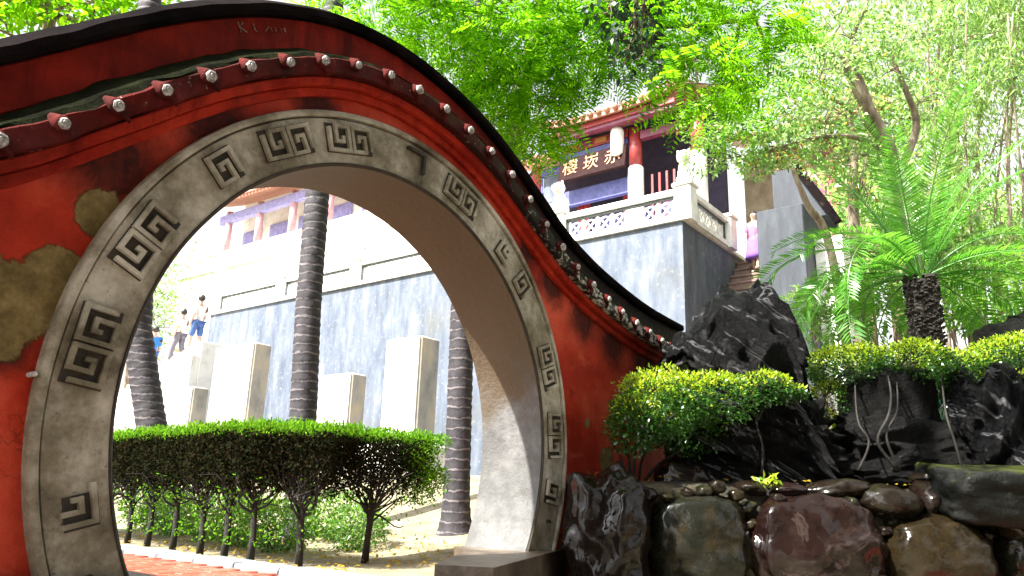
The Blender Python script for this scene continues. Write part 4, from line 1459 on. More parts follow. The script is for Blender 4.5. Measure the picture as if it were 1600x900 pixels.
for i, (u, vt, d, h, w, lab) in enumerate([
        (1330, 150, 20, 260, 260, 'pale spreading tree in the background above the grey block'), (1480, 60, 19, 330, 260, 'tall pale tree in the background behind the bamboo'),
        (1640, 60, 18, 330, 240, 'pale background tree cut by the right edge of the photo'), (1390, 330, 17, 150, 240, 'low rounded background tree directly behind the cycad crown'), (1560, 380, 16, 130, 220, 'low background tree behind the right cycad fronds'),
        (80, 0, 13, 90, 260, 'tree showing over the wall top at the upper left corner'), (215, 470, 32, 90, 120, 'far tree beyond the people on the pale stairs')]):
    cl = []
    for _ in range(20):
        uu, vv = u + random.uniform(-w / 2, w / 2), vt + random.uniform(-h / 2, h / 2)
        r = random.uniform(0.045, 0.075) * d
        cl.append((at(uu, vv, d + random.uniform(-1, 1)), (r, r, r * 0.75), 190))
    z0 = 0.8
    pb = at(u, vt + h / 2, d)
    base = np.array([pb[0], pb[1], z0])
    mid = at(u, vt + h * 0.2, d)
    tree('background_tree', lab, [base, base * 0.6 + mid * 0.4 + np.array([0.2, 0, 0]), mid, at(u + 10, vt - h * 0.3, d)], 0.012 * d, cl, leaf_far, 'leaf_light' if i not in (5,) else 'leaf_flame', group='trees in the background', twigs=3, twig_r=0.02)


# ---- ring-scarred palms
def mat_palm():
    m, nt, b = newmat('ringed_palm_trunk')
    v = coords(nt)
    w = nt.nodes.new('ShaderNodeTexWave')
    w.bands_direction = 'Z'
    w.inputs['Scale'].default_value = 3.1
    w.inputs['Distortion'].default_value = 2.6
    w.inputs['Detail'].default_value = 3
    w.inputs['Detail Scale'].default_value = 2.2
    nt.links.new(v, w.inputs['Vector'])
    n = noise_(nt, v, 9, 6, 0.7)
    base = ramp(nt, n, [(0.3, (0.006, 0.005, 0.008)), (0.7, (0.030, 0.024, 0.030))])
    sc_ = math_(nt, 'MULTIPLY', math_(nt, 'SUBTRACT', math_(nt, 'ADD', w.outputs['Fac'], math_(nt, 'MULTIPLY', math_(nt, 'SUBTRACT', n, 0.5), 0.6)), 0.90), 10.0, True)
    base = mixc(nt, math_(nt, 'MULTIPLY', sc_, noise_(nt, v, 5.0, 4, 0.6)), base, (0.24, 0.21, 0.22))
    nt.links.new(base, b.inputs['Base Color'])
    b.inputs['Roughness'].default_value = 0.75
    bump(nt, b, n, 0.6, 0.02)
    return m


M['palm_trunk'] = mat_palm()


def frond_mesh(L, elev, droop, pairs, leaf_len, lw, vee, mat, jit=0.06, r0=0.012, side_bend=0.0, name='frond'):
    """one pinnate frond along +x: stalk and leaflets in one mesh"""
    pts, tang = [], []
    p = np.zeros(3)
    n = 26
    for i in range(n + 1):
        t = i / n
        e = elev - droop * t ** 1.3
        d = np.array([math.cos(e), side_bend * t, math.sin(e)])
        d /= np.linalg.norm(d)
        pts.append(p.copy())
        tang.append(d)
        p = p + d * L / n
    pts, tang = np.array(pts), np.array(tang)
    Q = []
    for i in range(pairs):
        t = 0.12 + 0.87 * (i + 0.5) / pairs
        k = t * n
        a = int(k)
        q = pts[a] + (pts[min(a + 1, n)] - pts[a]) * (k - a)
        d = tang[a]
        s = unit(np.cross(d, [0, 0, 1.0]))
        nrm = np.cross(s, d)
        ll = leaf_len * (0.35 + 0.65 * math.sin(math.pi * min(1.0, 0.25 + 0.72 * t))) * rng.uniform(0.92, 1.05)
        for sg in (-1, 1):
            dd = unit(s * sg * math.cos(vee) + nrm * math.sin(vee) + d * 0.45 + rng.normal(0, jit, 3))
            w = unit(np.cross(dd, nrm)) * lw / 2
            tip = q + dd * ll - np.array([0, 0, 1]) * ll * 0.22
            m = q + dd * ll * 0.5 - np.array([0, 0, 1]) * ll * 0.04
            Q.append([q, m + w, tip, m - w])
    Q = np.array(Q)
    mb = MB()
    mb.tube(pts, [r0 * (1 - 0.8 * i / n) for i in range(n + 1)], 5)
    k = len(mb.v)
    for q in Q:
        mb.add(q, [(0, 1, 2, 3)])
    return mb.mesh(name, mat)


PALM_FROND = frond_mesh(2.6, 0.75, 1.9, 44, 0.62, 0.035, 0.1, M['leaf_palm'], r0=0.03)


def palm(label, u0, v0, u1, v1, d, r, zt, flare=1.15):
    p0 = at(u0, v0, d)
    n = np.array([math.sin(YAW), math.cos(YAW), 0])
    ray = at(u1, v1, 1.0) - CAM
    p1 = CAM + ray * ((p0 - CAM) @ n) / (ray @ n)
    sl = (p1 - p0) / (p1[2] - p0[2])
    gz = ground_z(p0[0], p0[1])
    base = p0 + sl * (gz - 0.05 - p0[2])
    root = empty('palm_tree', tuple(base))
    tag(root, label, 'palm tree', 'ring scarred palms behind the hedge')
    mb = MB()
    N = int((zt - gz) / 0.034)
    pts, rr = [], []
    for i in range(N + 1):
        z = (zt - gz) * i / N
        q = sl * z
        q = q * np.array([1, 1, 1]) * 1.0
        if z > 2.5:         # straightens towards the crown
            q = sl * 2.5 + (sl * 0.4 + np.array([0, 0, 0.6])) * (z - 2.5)
        pts.append(q)
        saw = (i % 3) / 2.0
        rr.append(r * (1 + (flare - 1) * math.exp(-z / 0.16) + 0.05 * saw) * (1 - 0.02 * z) * (1 + random.uniform(-.012, .012)))
    mb.tube(pts, rr, 20, True, 0.012)
    mb.build('trunk', M['palm_trunk'], root, True)
    for i in range(13):
        inst('frond', PALM_FROND, root, Matrix.Translation(pts[-1]) @ Matrix.Rotation(i * 2.4, 4, 'Z') @ Matrix.Rotation(random.uniform(-0.35, 0.35), 4, 'Y'))


palm('dark ringed palm trunk leaning left at the left side of the gate', 236, 660, 212, 500, 9.6, 0.182, 10.5)
palm('dark ringed palm trunk standing in the middle of the gate opening', 473, 662, 490, 300, 8.2, 0.146, 10.0)
palm('dark ringed palm trunk with flared base at the right side of the gate', 713, 782, 722, 505, 7.6, 0.130, 9.5, 1.55)


# ---- clipped hedge of small trees
def hedge_variant(k, end=False):
    """one clipped little tree: trunk forking into a flat box of leaves; origin at its foot"""
    mb = MB()
    hgt = 1.03
    fork = random.uniform(0.42, 0.5)
    lean = random.uniform(-0.05, 0.05)
    mb.tube([(0, 0, -0.04), (0.005, lean * 0.3, 0.18), (0.0, lean * 0.7, 0.34), (0, lean, fork)], [0.033, 0.027, 0.025, 0.022], 7, True, 0.14)
    w = 0.30 if not end else 0.42
    for i in range(15 if not end else 26):
        z0 = random.uniform(fork * 0.72, fork)
        e = np.array([random.uniform(-0.26, 0.26), random.uniform(-w, w), random.uniform(0.72, 0.98)])
        q = branch_path((0, lean * z0 / fork, z0), e, 0.3, 6)
        r0 = random.uniform(0.007, 0.013)
        mb.tube(q, [r0 * (1 - 0.75 * j / 6) for j in range(7)], 5, False)
        for _ in range(3):
            e2 = q[3] + (e - q[3]) * random.uniform(.5, 1) + rng.normal(0, 0.09, 3)
            mb.tube(branch_path(q[random.randint(2, 4)], e2, 0.3, 4), [0.005, 0.0045, 0.004, 0.003, 0.002], 4, False)
    if end:
        for e in ((0.30, -0.42, 0.42), (0.2, -0.5, 0.5), (0.1, -0.36, 0.28)):
            q = branch_path((0, 0, 0.36), e, 0.35, 6)
            mb.tube(q, [0.011 * (1 - 0.7 * j / 6) for j in range(7)], 5, False)
    tr = mb.mesh('trunk', M['bark_dark'], True)

    def box_pts(n, z0, z1, ww):
        P = np.stack([rng.uniform(-0.30, 0.30, n), rng.uniform(-ww, ww, n), rng.uniform(z0, z1, n)], 1)
        return P
    n = 2600 if not end else 3600
    P = box_pts(n, 0.93, 1.02, w)
    P[:, 2] += 0.018 * np.sin(P[:, 1] * 23 + k) + 0.02 * rng.random(n)
    D = rng.normal(0, 0.45, P.shape) + np.array([0, 0, 1.0])
    top = leaf_quads(P, D, rng.uniform(0.018, 0.045, n), rng.uniform(0.008, 0.014, n), rng.normal(0, 1, (n, 3)))
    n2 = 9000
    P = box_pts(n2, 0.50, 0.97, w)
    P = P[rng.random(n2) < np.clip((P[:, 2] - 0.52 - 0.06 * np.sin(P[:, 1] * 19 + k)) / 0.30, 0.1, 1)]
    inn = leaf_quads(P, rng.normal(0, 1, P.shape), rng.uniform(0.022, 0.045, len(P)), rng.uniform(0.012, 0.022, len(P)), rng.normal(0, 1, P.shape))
    side = None
    n4 = 190            # sprigs on the stems under the clipped crown
    P = np.stack([rng.normal(0, 0.13, n4), rng.uniform(-w, w, n4), rng.uniform(0.16, 0.62, n4)], 1)
    P += 0.05 * np.sin(P[:, ::-1] * 21)
    sprig = leaf_quads(P, rng.normal(0, 1, P.shape), rng.uniform(0.02, 0.045, n4), rng.uniform(0.012, 0.022, n4), rng.normal(0, 1, P.shape))
    top = np.concatenate([top, sprig], 0)
    if end:         # green end face hanging down on the open end of the row
        n3 = 6500
        P = np.stack([rng.uniform(-0.30, 0.32, n3), -w - rng.uniform(-0.10, 0.13, n3), rng.uniform(0.45, 1.02, n3)], 1)
        P[:, 1] += 0.05 * np.sin(P[:, 2] * 17)
        P = P[rng.random(n3) < np.clip((P[:, 2] - 0.40) / 0.3, 0.1, 1)]
        D = rng.normal(0, 0.6, P.shape) + np.array([0.1, -0.6, 0.3])
        side = leaf_quads(P, D, rng.uniform(0.018, 0.04, len(P)), rng.uniform(0.009, 0.016, len(P)), rng.normal(0, 1, P.shape))
        top = np.concatenate([top, side], 0)
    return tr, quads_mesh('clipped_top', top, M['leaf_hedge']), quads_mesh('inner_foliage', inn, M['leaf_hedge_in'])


HV = [hedge_variant(k) for k in range(3)]
HE = hedge_variant(9, True)
hedge_pos = [(1.50, 6.9, 0), (1.47, 6.4, 0), (1.48, 5.9, 0), (1.47, 5.40, 0), (1.42, 4.89, 0), (1.38, 4.45, 0), (1.34, 3.94, 0), (1.27, 3.40, 0), (1.22, 2.98, 0), (1.20, 2.60, 0), (1.34, 2.20, 25), (1.92, 2.13, 68)]
words = ['at the far left end of the row', 'second from the left end of the row', 'third from the left end of the row', 'fourth from the left end of the row', 'just right of the gate edge, with twin stems beside it',
         'below the left palm trunk', 'below the low white stele', 'with a thick slanting foot, below the broad stele', 'with the thinnest straight stem, left of the middle palm', 'directly left of the middle palm trunk', 'below the middle palm trunk, second from the right end', 'at the right end, forking widely, green down its open side']
for i, ((x, y, rz), wd) in enumerate(zip(hedge_pos, words)):
    r = empty('hedge_shrub', (x, y, ground_z(x, y)), R(rz))
    tag(r, 'clipped flat topped hedge shrub ' + wd, 'hedge shrub', 'clipped shrubs of the hedge beyond the gate')
    v = HE if i == 11 else HV[i % 3]
    for me in v:
        link(bpy.data.objects.new(me.name.split('.')[0], me), r)

# ---- low bushes in the bed behind the hedge
def bush_meshes(seed):
    P, d = cloud_in((0, 0, 0.30), (0.42, 0.42, 0.32), 1500, 0.4)
    D = d + rng.normal(0, 0.6, P.shape)
    q = leaf_quads(P, D, rng.uniform(0.04, 0.07, len(P)), rng.uniform(0.02, 0.035, len(P)))
    mb = MB()
    for _ in range(9):
        e = rng.normal(0, 0.2, 3) + np.array([0, 0, 0.4])
        mb.tube(branch_path((0, 0, -0.03), e, 0.25, 5), [0.008, 0.007, 0.006, 0.005, 0.004, 0.003], 5, False)
    return mb.mesh('stems', M['bark_dark'], True), quads_mesh('foliage', q, M['leaf_bush'])


BV = [bush_meshes(i) for i in range(2)]
for i, (x, y, s, wd) in enumerate([(2.6, 6.6, 1.0, 'left of the left palm'), (2.3, 5.6, 0.95, 'under the left palm'), (2.25, 4.75, 0.9, 'midway from left to middle palm'), (2.1, 4.0, 0.9, 'nearest left of the middle palm'), (2.0, 3.35, 0.85, 'at the foot of the middle palm'), (2.55, 2.95, 0.75, 'just right of the middle palm'), (2.9, 3.6, 0.9, 'behind the widest forked hedge shrub')]):
    r = empty('low_bush', (x, y, ground_z(x, y)), random.uniform(0, 6))
    r.scale = (s, s, s * 0.9)
    tag(r, 'low leafy green bush behind the hedge stems, ' + wd, 'bush', 'low bushes behind the hedge')
    for me in BV[i % 2]:
        link(bpy.data.objects.new(me.name.split('.')[0], me), r)


# ------------------------------------------------------------------ rockery and boulder wall at the right
M['rock_black'] = mat_wet_rock('wet_black_limestone', [(0.3, (0.00072, 0.00072, 0.00096)), (0.55, (0.00240, 0.00240, 0.00300)), (0.78, (0.00600, 0.00600, 0.00720))], 0.34, 1.0, 5.0, 0.06, 0.13, strata=(R(-35), 3.4), vein_glint=(0.16, 0.16, 0.17), coat=0.0)  # pale streaks put wet highlights into the rock colour
M['rock_dark'] = mat_wet_rock('wet_dark_rock', [(0.3, (0.00120, 0.00120, 0.00120)), (0.55, (0.00420, 0.00390, 0.00360)), (0.78, (0.01320, 0.01200, 0.01080))], 0.40, 1.0, 7.0, 0.05, 0.13, strata=(R(20), 2.0), coat=0.0)
M['boulder_brown'] = mat_wet_rock('wet_brown_boulder', [(0.3, (0.00315, 0.00138, 0.00087)), (0.5, (0.00856, 0.00446, 0.00283)), (0.72, (0.02148, 0.01433, 0.01078))], 0.26, 0.9, 7.0, 0.05, 0.05, coat=0.5)
M['boulder_green'] = mat_wet_rock('wet_mossy_boulder', [(0.3, (0.00232, 0.00308, 0.00169)), (0.5, (0.00856, 0.00887, 0.00511)), (0.72, (0.02929, 0.01879, 0.00621))], 0.22, 0.8, 13.0, 0.025, 0.05, moss=(0.022, 0.022, 0.006), coat=0.5)
M['boulder_tan'] = mat_wet_rock('wet_olive_boulder', [(0.3, (0.00520, 0.00330, 0.00084)), (0.5, (0.01586, 0.01057, 0.00354)), (0.72, (0.03460, 0.02522, 0.01254))], 0.26, 0.9, 15.0, 0.03, 0.05, coat=0.5)
M['boulder_red'] = mat_wet_rock('wet_reddish_boulder', [(0.3, (0.00466, 0.00105, 0.00087)), (0.5, (0.01171, 0.00479, 0.00338)), (0.72, (0.03320, 0.02050, 0.01699))], 0.22, 0.9, 6.0, 0.05, 0.05, vein_glint=(0.05, 0.035, 0.03), coat=0.5)
M['flat_stone'] = mat_wet_rock('wet_flat_stone', [(0.3, (0.00315, 0.00203, 0.00141)), (0.55, (0.00976, 0.00684, 0.00425)), (0.75, (0.02343, 0.01709, 0.01187))], 0.16, 0.5, 9.0, 0.02, 0.05, coat=0.5)
M['slab_moss'] = mat_wet_rock('mossy_capping_slab', [(0.3, (0.00120, 0.00150, 0.00120)), (0.6, (0.00420, 0.00480, 0.00360)), (0.75, (0.01200, 0.01200, 0.01020))], 0.34, 0.7, 12.0, 0.025, 0.16, moss=(0.06, 0.075, 0.012), coat=0.12)
M['mortar'] = mat_plain('damp_ochre_mortar', [(0.32, (0.006, 0.005, 0.003)), (0.5, (0.035, 0.028, 0.012)), (0.72, (0.14, 0.12, 0.065))], 7, 0.7, 1.0, 26, 0.05, world_=True)
M['bed_soil'] = mat_plain('damp_bed_soil', [(0.3, (0.02, 0.016, 0.010)), (0.55, (0.07, 0.055, 0.03)), (0.75, (0.20, 0.17, 0.09))], 4, 0.8, 0.8, 25, 0.03, world_=True)

HB = np.array([math.sin(YAW), math.cos(YAW), 0.0])       # away from the camera, level
HR = np.array([math.cos(YAW), -math.sin(YAW), 0.0])      # to the right, level


def rock(name, c, rad, mat, seed, parent=None, crag=0.0, low=0.12, sub=4, tilt=0.0, roll=0.0, strata=None, box=0.0, prof=None, rough=0.0):
    """c world centre; rad = half sizes (across the view, along it, up); crag = craggy ridges"""
    bm = bmesh.new()
    bmesh.ops.create_icosphere(bm, subdivisions=sub, radius=1.0)
    off = Vector((seed * 3.7, seed * 1.3, seed * 5.1))
    for v in bm.verts:
        d = v.co.normalized()
        if box:
            m_ = max(abs(d.x), abs(d.y), abs(d.z))
            d = d * (1 + box * (1 / m_ - 1))
        k = 1 + low * noise.fractal(d * 1.3 + off, 1.0, 2.0, 3)
        p = d * k
        if crag:
            q = Vector((p.x * rad[0], p.y * rad[1], p.z * rad[2])) / max(rad)
            if strata is not None:
                a = Matrix.Rotation(strata, 3, 'Y') @ q
                q = Vector((a.x * 0.45, a.y * 0.8, a.z * 2.3))
            r1 = noise.ridged_multi_fractal(q * 1.7 + off, 1.1, 2.1, 4, 0.9, 2.0)
            p = p * (1 + crag * (r1 - 1.0) * 0.55)
        if prof:
            hgt = float(np.interp(p.x, [a for a, _ in prof], [b_ for _, b_ in prof]))
            p.z = -1 + (p.z + 1) * hgt
        if rough:       # chips, dents and flakes
            f_ = noise.fractal(Vector((p.x * rad[0], p.y * rad[1], p.z * rad[2])) * 9 + off, 0.8, 2.1, 4) * rough
            c_ = noise.cell_vector(p * 3.1 + off).x * rough * 0.7
            p = p * (1 + f_ + c_ * 0.0)
        v.co = Vector((p.x * rad[0], p.y * rad[1], p.z * rad[2]))
    me = bpy.data.meshes.new(name)
    bm.to_mesh(me)
    bm.free()
    me.polygons.foreach_set('use_smooth', [True] * len(me.polygons))
    me.materials.append(mat)
    o = bpy.data.objects.new(name, me)
    link(o, parent)
    rotm = Matrix(((HR[0], HB[0], 0), (HR[1], HB[1], 0), (0, 0, 1))).to_4x4()
    mw = Matrix.Translation(Vector(c)) @ rotm @ Matrix.Rotation(tilt, 4, 'Y') @ Matrix.Rotation(roll, 4, 'X')
    if parent is not None:
        mw = Matrix.Translation(-parent.location) @ mw
    o.matrix_local = mw
    return o


def px(u0, u1, v0, v1, d, deep=None):
    """centre and half sizes of something that fills a pixel box at distance d"""
    c = at((u0 + u1) / 2, (v0 + v1) / 2, d)
    rx, rz = (u1 - u0) / 2 / FPX * d, (v1 - v0) / 2 / FPX * d
    return c, (rx, deep if deep else min(rx, rz) * 0.9, rz)


def build_rockery():
    # planting bed behind the boulder wall
    mb = MB()
    f0 = np.array([1.52, -0.22, 0.0])
    n1, n2 = 34, 34
    vs = []
    for i in range(n1 + 1):
        for j in range(n2 + 1):
            a, b_ = -0.25 + 8.5 * i / n1, 0.10 + 9.0 * (j / n2) ** 1.5
            p = f0 + HR * a + HB * b_
            z = 0.64 + 0.03 * noise.noise(Vector((p[0] * 2.5, p[1] * 2.5, 0)))
            if p[1] > 0.15 and p[0] < 3.6:
                z = 0.64 - min(0.7, (p[1] - 0.15) * 2)
            z += max(0, b_ - 2.0) * 0.02
            vs.append((p[0], p[1], z))
    fs = [(i * (n2 + 1) + j, (i + 1) * (n2 + 1) + j, (i + 1) * (n2 + 1) + j + 1, i * (n2 + 1) + j + 1) for i in range(n1) for j in range(n2)]
    mb.add(vs, fs)
    b = mb.build('planting_bed', M['bed_soil'], None, True)
    tag(b, kind='structure')
    # boulder retaining wall
    w = empty('boulder_wall', (2.2, -1.1, 0))
    tag(w, 'low retaining wall of big wet rounded boulders set in ochre mortar', 'stone wall', kind='thing')
    mb = MB()
    n = 60
    prof = [(0.06, -0.05), (0.10, 0.30), (0.13, 0.52), (0.16, 0.635), (0.30, 0.66), (0.42, 0.60), (0.42, -0.05)]
    vs, fs = [], []
    k = len(prof)
    for i in range(n + 1):
        a = -0.10 + 5.0 * i / n
        for (s, z) in prof:
            q = f0 - HB * 0.16 + HR * a + HB * (s + 0.05 * noise.noise(Vector((a * 3, z * 4, 1.0)))) + np.array([0, 0, z + (0.05 * noise.noise(Vector((a * 2.5, s * 4, 5.0))) if z > 0 else 0)])
            vs.append(tuple(q - np.array([2.2, -1.1, 0])))
    for i in range(n):
        for j in range(k):
            fs.append((i * k + j, (i + 1) * k + j, (i + 1) * k + (j + 1) % k, i * k + (j + 1) % k))
    fs += [tuple(range(k)), tuple(range(n * k + k - 1, n * k - 1, -1))]
    mb.add(vs, fs)
    mb.build('mortar_core', M['mortar'], w, True)
    # boulders: pixel box, distance, material
    B = [((884, 1012, 738, 925), 4.30, 'boulder_brown', 0.20, 0.30), ((1008, 1168, 772, 935), 4.40, 'boulder_green', 0.10, 0), ((1165, 1372, 776, 940), 4.40, 'boulder_red', 0.17, 0.12), ((1374, 1538, 808, 935), 4.38, 'boulder_tan', 0.07, 0),
         ((1545, 1680, 812, 925), 4.42, 'boulder_green', 0.10, 0), ((1690, 1850, 790, 930), 4.45, 'boulder_brown', 0.12, 0), ((1860, 2020, 780, 930), 4.45, 'boulder_tan', 0.1, 0), ((2030, 2200, 780, 930), 4.45, 'boulder_red', 0.1, 0)]
    for i, ((u0, u1, v0, v1), d, mt, low, crag) in enumerate(B):
        c, r = px(u0, u1, v0, v1, d, 0.24)
        rock('boulder', c, (r[0] * 1.05, r[1], r[2] * 1.05), M[mt], i + 1, w, crag, low, 5, 0.0, 0.0, None, 0.22, None, 0.05)
    # flat stones bedded along the top
    F = [((1256, 1360, 749, 780), 4.52, 'flat_stone', -0.10), ((1346, 1438, 760, 810), 4.42, 'flat_stone', 0.14), ((1142, 1200, 751, 776), 4.55, 'flat_stone', 0.05), ((1196, 1256, 754, 778), 4.52, 'boulder_red', 0.0),
         ((1020, 1112, 722, 775), 4.75, 'boulder_brown', 0.1), ((1425, 1472, 738, 755), 4.62, 'flat_stone', 0), ((1428, 1466, 752, 812), 4.5, 'boulder_brown', 0), ((1560, 1618, 808, 842), 4.30, 'boulder_tan', 0.1), ((1345, 1385, 895, 930), 4.25, 'boulder_tan', 0)]
    for i, ((u0, u1, v0, v1), d, mt, tl) in enumerate(F):
        c, r = px(u0, u1, v0, v1, d, 0.13)
        rock('stone', c, r, M[mt], i + 21, w, 0.0, 0.16, 4, tl, 0.0, None, 0.1, None, 0.04)
    # small stones wedged into the joints
    rs = random.Random(5)
    for i, (u, v, q) in enumerate([(1012, 772, 15), (1006, 800, 12), (1010, 880, 16), (1168, 792, 14), (1172, 820, 12), (1168, 880, 18), (1150, 772, 12), (1374, 800, 13), (1380, 830, 12), (1368, 890, 15), (1446, 818, 13), (1540, 838, 14), (1545, 880, 16), (1040, 778, 11), (1100, 770, 13), (1215, 778, 12), (1330, 788, 12), (1500, 822, 12), (1120, 762, 14), (1075, 772, 11), (1390, 815, 10), (1162, 850, 12)]):
        c, r = px(u - q, u + q, v - q * rs.uniform(.5, .9), v + q * rs.uniform(.5, .9), 4.36 + rs.uniform(0, .05), 0.06)
        rock('stone', c, r, M[rs.choice(['boulder_brown', 'boulder_tan', 'flat_stone', 'boulder_green'])], 70 + i, w, 0.0, 0.25, 3, rs.uniform(-.5, .5), 0.0, None, 0.25, None, 0.05)
    # overhanging slab
    c, r = px(1458, 1760, 732, 822, 4.45, 0.30)
    rock('capping_slab', c, r, M['slab_moss'], 40, w, 0.10, 0.10, 5, 0.02, 0.12, None, 0.75, None, 0.04)
    # rockery stones behind, each standing on the bed
    RK = [('craggy black rock with pale diagonal streaks beside the wall end', (1028, 1252, 452, 640), 5.35, 'rock_black', 0.50, 0.42, 51, R(-35), 'garden rock'),
          ('dark pitted rock below the left flat topped shrub', (1080, 1298, 612, 770), 5.05, 'rock_dark', 0.32, 0.6, 52, R(-20), 'garden rock'),
          ('long low dark rock right of the sunlit gap', (1308, 1512, 652, 765), 5.05, 'rock_dark', 0.26, 0.5, 53, R(8), 'garden rock'),
          ('rounded dark boulder under the yellow green shrub', (1322, 1452, 575, 700), 5.45, 'rock_dark', 0.30, 0.12, 54, None, 'garden rock'),
          ('tall dark rock at the right edge under the shrub', (1488, 1660, 575, 765), 5.2, 'rock_black', 0.34, 0.5, 55, R(70), 'garden rock'),
          ('grey stone peeping over the shrub top at the right edge', (1530, 1650, 500, 560), 6.6, 'rock_dark', 0.3, 0.4, 56, None, 'garden rock')]
    for lab, (u0, u1, v0, v1), d, mt, deep, crag, seed, st, cat in RK:
        c, r = px(u0, u1, v0, v1, d, deep)
        # carry the stone down into the bed so that it stands
        zb = 0.55
        top = c[2] + r[2]
        c = np.array([c[0], c[1], (top + zb) / 2])
        r = (r[0] * 1.05, r[1], (top - zb) / 2 * 1.05)
        o = rock('garden_rock', c, r, M[mt], seed, None, crag, 0.2, 6 if crag > 0.3 else 5, 0.0, 0.0, st, 0.5 if seed == 51 else 0.35, [(-1, .66), (-.75, .82), (-.5, .80), (-.35, .92), (.2, .96), (.42, 1.04), (.6, .92), (.8, .70), (1, .45)] if seed == 51 else None, 0.03)
        tag(o, lab, cat, 'dark stones of the rockery')
    # red brick edging at the foot of the wall, lower right corner
    e = empty('brick_edging', tuple(gnd(1560, 900, 4.1, 0)))
    tag(e, 'red brick edging on the ground in the lower right corner', 'edging')
    bm_ = MB()
    bm_.bevel_box(-0.10, 0.10, -0.06, 0.06, -0.02, 0.10, 0.012)
    me = bm_.mesh('brick', M['brick_red'])
    for i in range(9):
        q = HR * (-0.28 + i * 0.215)
        inst('brick', me, e, Matrix.Translation((q[0], q[1], 0.02 + 0.01 * random.random())) @ Matrix.Rotation(-(math.pi / 2 - YAW) - 0.66 + random.uniform(-.04, .04), 4, 'Z'))


build_rockery()


# ---- flat-topped shrubs on the bed
def leaf_shrubby(P, D, lo=0.016, hi=0.034):
    return leaf_quads(P, D, rng.uniform(lo, hi, len(P)), rng.uniform(lo * 0.55, hi * 0.55, len(P)))


def shrub(label, pads, stems, foot, n_per=1.0, name='cloud_shrub'):
    """pads: (pixel box, distance, depth half size, leaf count); stems: pixel polylines at a distance"""
    root = empty(name, tuple(foot))
    tag(root, label, 'shrub', 'flat topped shrubs on the rockery')
    loc = np.asarray(foot)
    up_, lo_ = [], []
    mb = MB()
    for (u0, u1, v0, v1), d, deep, n in pads:
        c, r = px(u0, u1, v0, v1, d, deep)
        n = int(n * n_per)
        P, dr = cloud_in((0, 0, 0), (1, 1, 1), n, 0.55)
        # lumps break the outline
        k = np.array([noise.noise(Vector((p[0] * 2.3 + c[0] * 5, p[1] * 2.3, p[2] * 2.3))) for p in P])
        P = P * (1 + 0.22 * k)[:, None]
        W = c - loc + (P[:, :1] * r[0]) * HR + (P[:, 1:2] * r[1]) * HB + P[:, 2:3] * r[2] * np.array([0, 0, 1.0])
        D = (dr[:, :1] * HR + dr[:, 1:2] * HB + dr[:, 2:3] * np.array([0, 0, 1.0])) + rng.normal(0, 0.6, P.shape) + np.array([0, 0, 0.35])
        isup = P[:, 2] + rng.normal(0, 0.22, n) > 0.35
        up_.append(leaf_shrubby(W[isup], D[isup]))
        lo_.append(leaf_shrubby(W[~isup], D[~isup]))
        for _ in range(7):
            e = c - loc + HR * r[0] * random.uniform(-.8, .8) + HB * r[1] * random.uniform(-.7, .7) + np.array([0, 0, r[2] * random.uniform(-.2, .7)])
            tops = [at(*pl[-1], d) - loc for pl, dd, _ in stems]
            s_ = min(tops, key=lambda q: np.linalg.norm(q - (c - loc)))
            mb.tube(branch_path(s_, e, 0.2, 5), [0.007, 0.006, 0.005, 0.004, 0.003, 0.002], 5, False)
    for pl, d, r0 in stems:
        dt = min(pads, key=lambda q: abs((q[0][0] + q[0][1]) / 2 - pl[-1][0]))[1]
        pts = [at(u, v, d + (dt - d) * (i / (len(pl) - 1)) ** 5) - loc for i, (u, v) in enumerate(pl)]
        q = catmull(pts, 5)
        mb.tube(q, [r0 * (1 - 0.45 * i / (len(q) - 1)) for i in range(len(q))], 6, True, 0.1)
    mb.build('stems', M['bark_dark'], root, True)
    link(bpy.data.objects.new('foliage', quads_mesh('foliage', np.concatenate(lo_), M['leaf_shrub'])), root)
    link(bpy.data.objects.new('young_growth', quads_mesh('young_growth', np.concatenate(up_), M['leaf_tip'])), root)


shrub('dense flat topped shrub in front of the wall end, bright on top, dark below',
      [((952, 1120, 574, 690), 4.75, 0.30, 5200), ((1030, 1190, 580, 668), 4.8, 0.32, 4200), ((945, 1040, 610, 712), 4.7, 0.24, 2600), ((1000, 1150, 640, 715), 4.9, 0.25, 2200)],
      [([(985, 750), (983, 720), (975, 690), (970, 660)], 4.75, 0.012), ([(990, 752), (992, 715), (1002, 680)], 4.75, 0.011), ([(998, 752), (1003, 720), (1020, 680)], 4.78, 0.010), ([(1008, 750), (1030, 725), (1065, 700), (1085, 670)], 4.8, 0.011), ([(980, 750), (970, 715), (955, 690)], 4.72, 0.009)],
      gnd(990, 750, 4.75, 0.63))
shrub('yellow green tuft shrub on a thin stem in front of the pitted rock',
      [((1130, 1245, 580, 640), 4.85, 0.24, 3000), ((1200, 1262, 600, 630), 4.85, 0.14, 700)],
      [([(1190, 745), (1192, 700), (1182, 660), (1184, 620)], 4.7, 0.009), ([(1182, 660), (1200, 628), (1225, 612)], 4.7, 0.005)], gnd(1190, 748, 4.7, 0.63))
shrub('long yellow green flat topped shrub under the cycad',
      [((1250, 1390, 540, 612), 5.6, 0.40, 5200), ((1350, 1490, 532, 615), 5.5, 0.42, 5600), ((1440, 1540, 545, 622), 5.5, 0.36, 3200), ((1265, 1330, 590, 660), 5.5, 0.15, 900)],
      [([(1402, 735), (1372, 690), (1388, 650), (1392, 615), (1385, 575)], 4.6, 0.010), ([(1405, 735), (1385, 680), (1402, 640), (1400, 580)], 4.6, 0.008), ([(1342, 735), (1358, 690), (1340, 655), (1335, 580)], 4.62, 0.008), ([(1505, 735), (1492, 690), (1478, 645), (1470, 580)], 4.6, 0.009)],
      gnd(1402, 742, 4.6, 0.63))
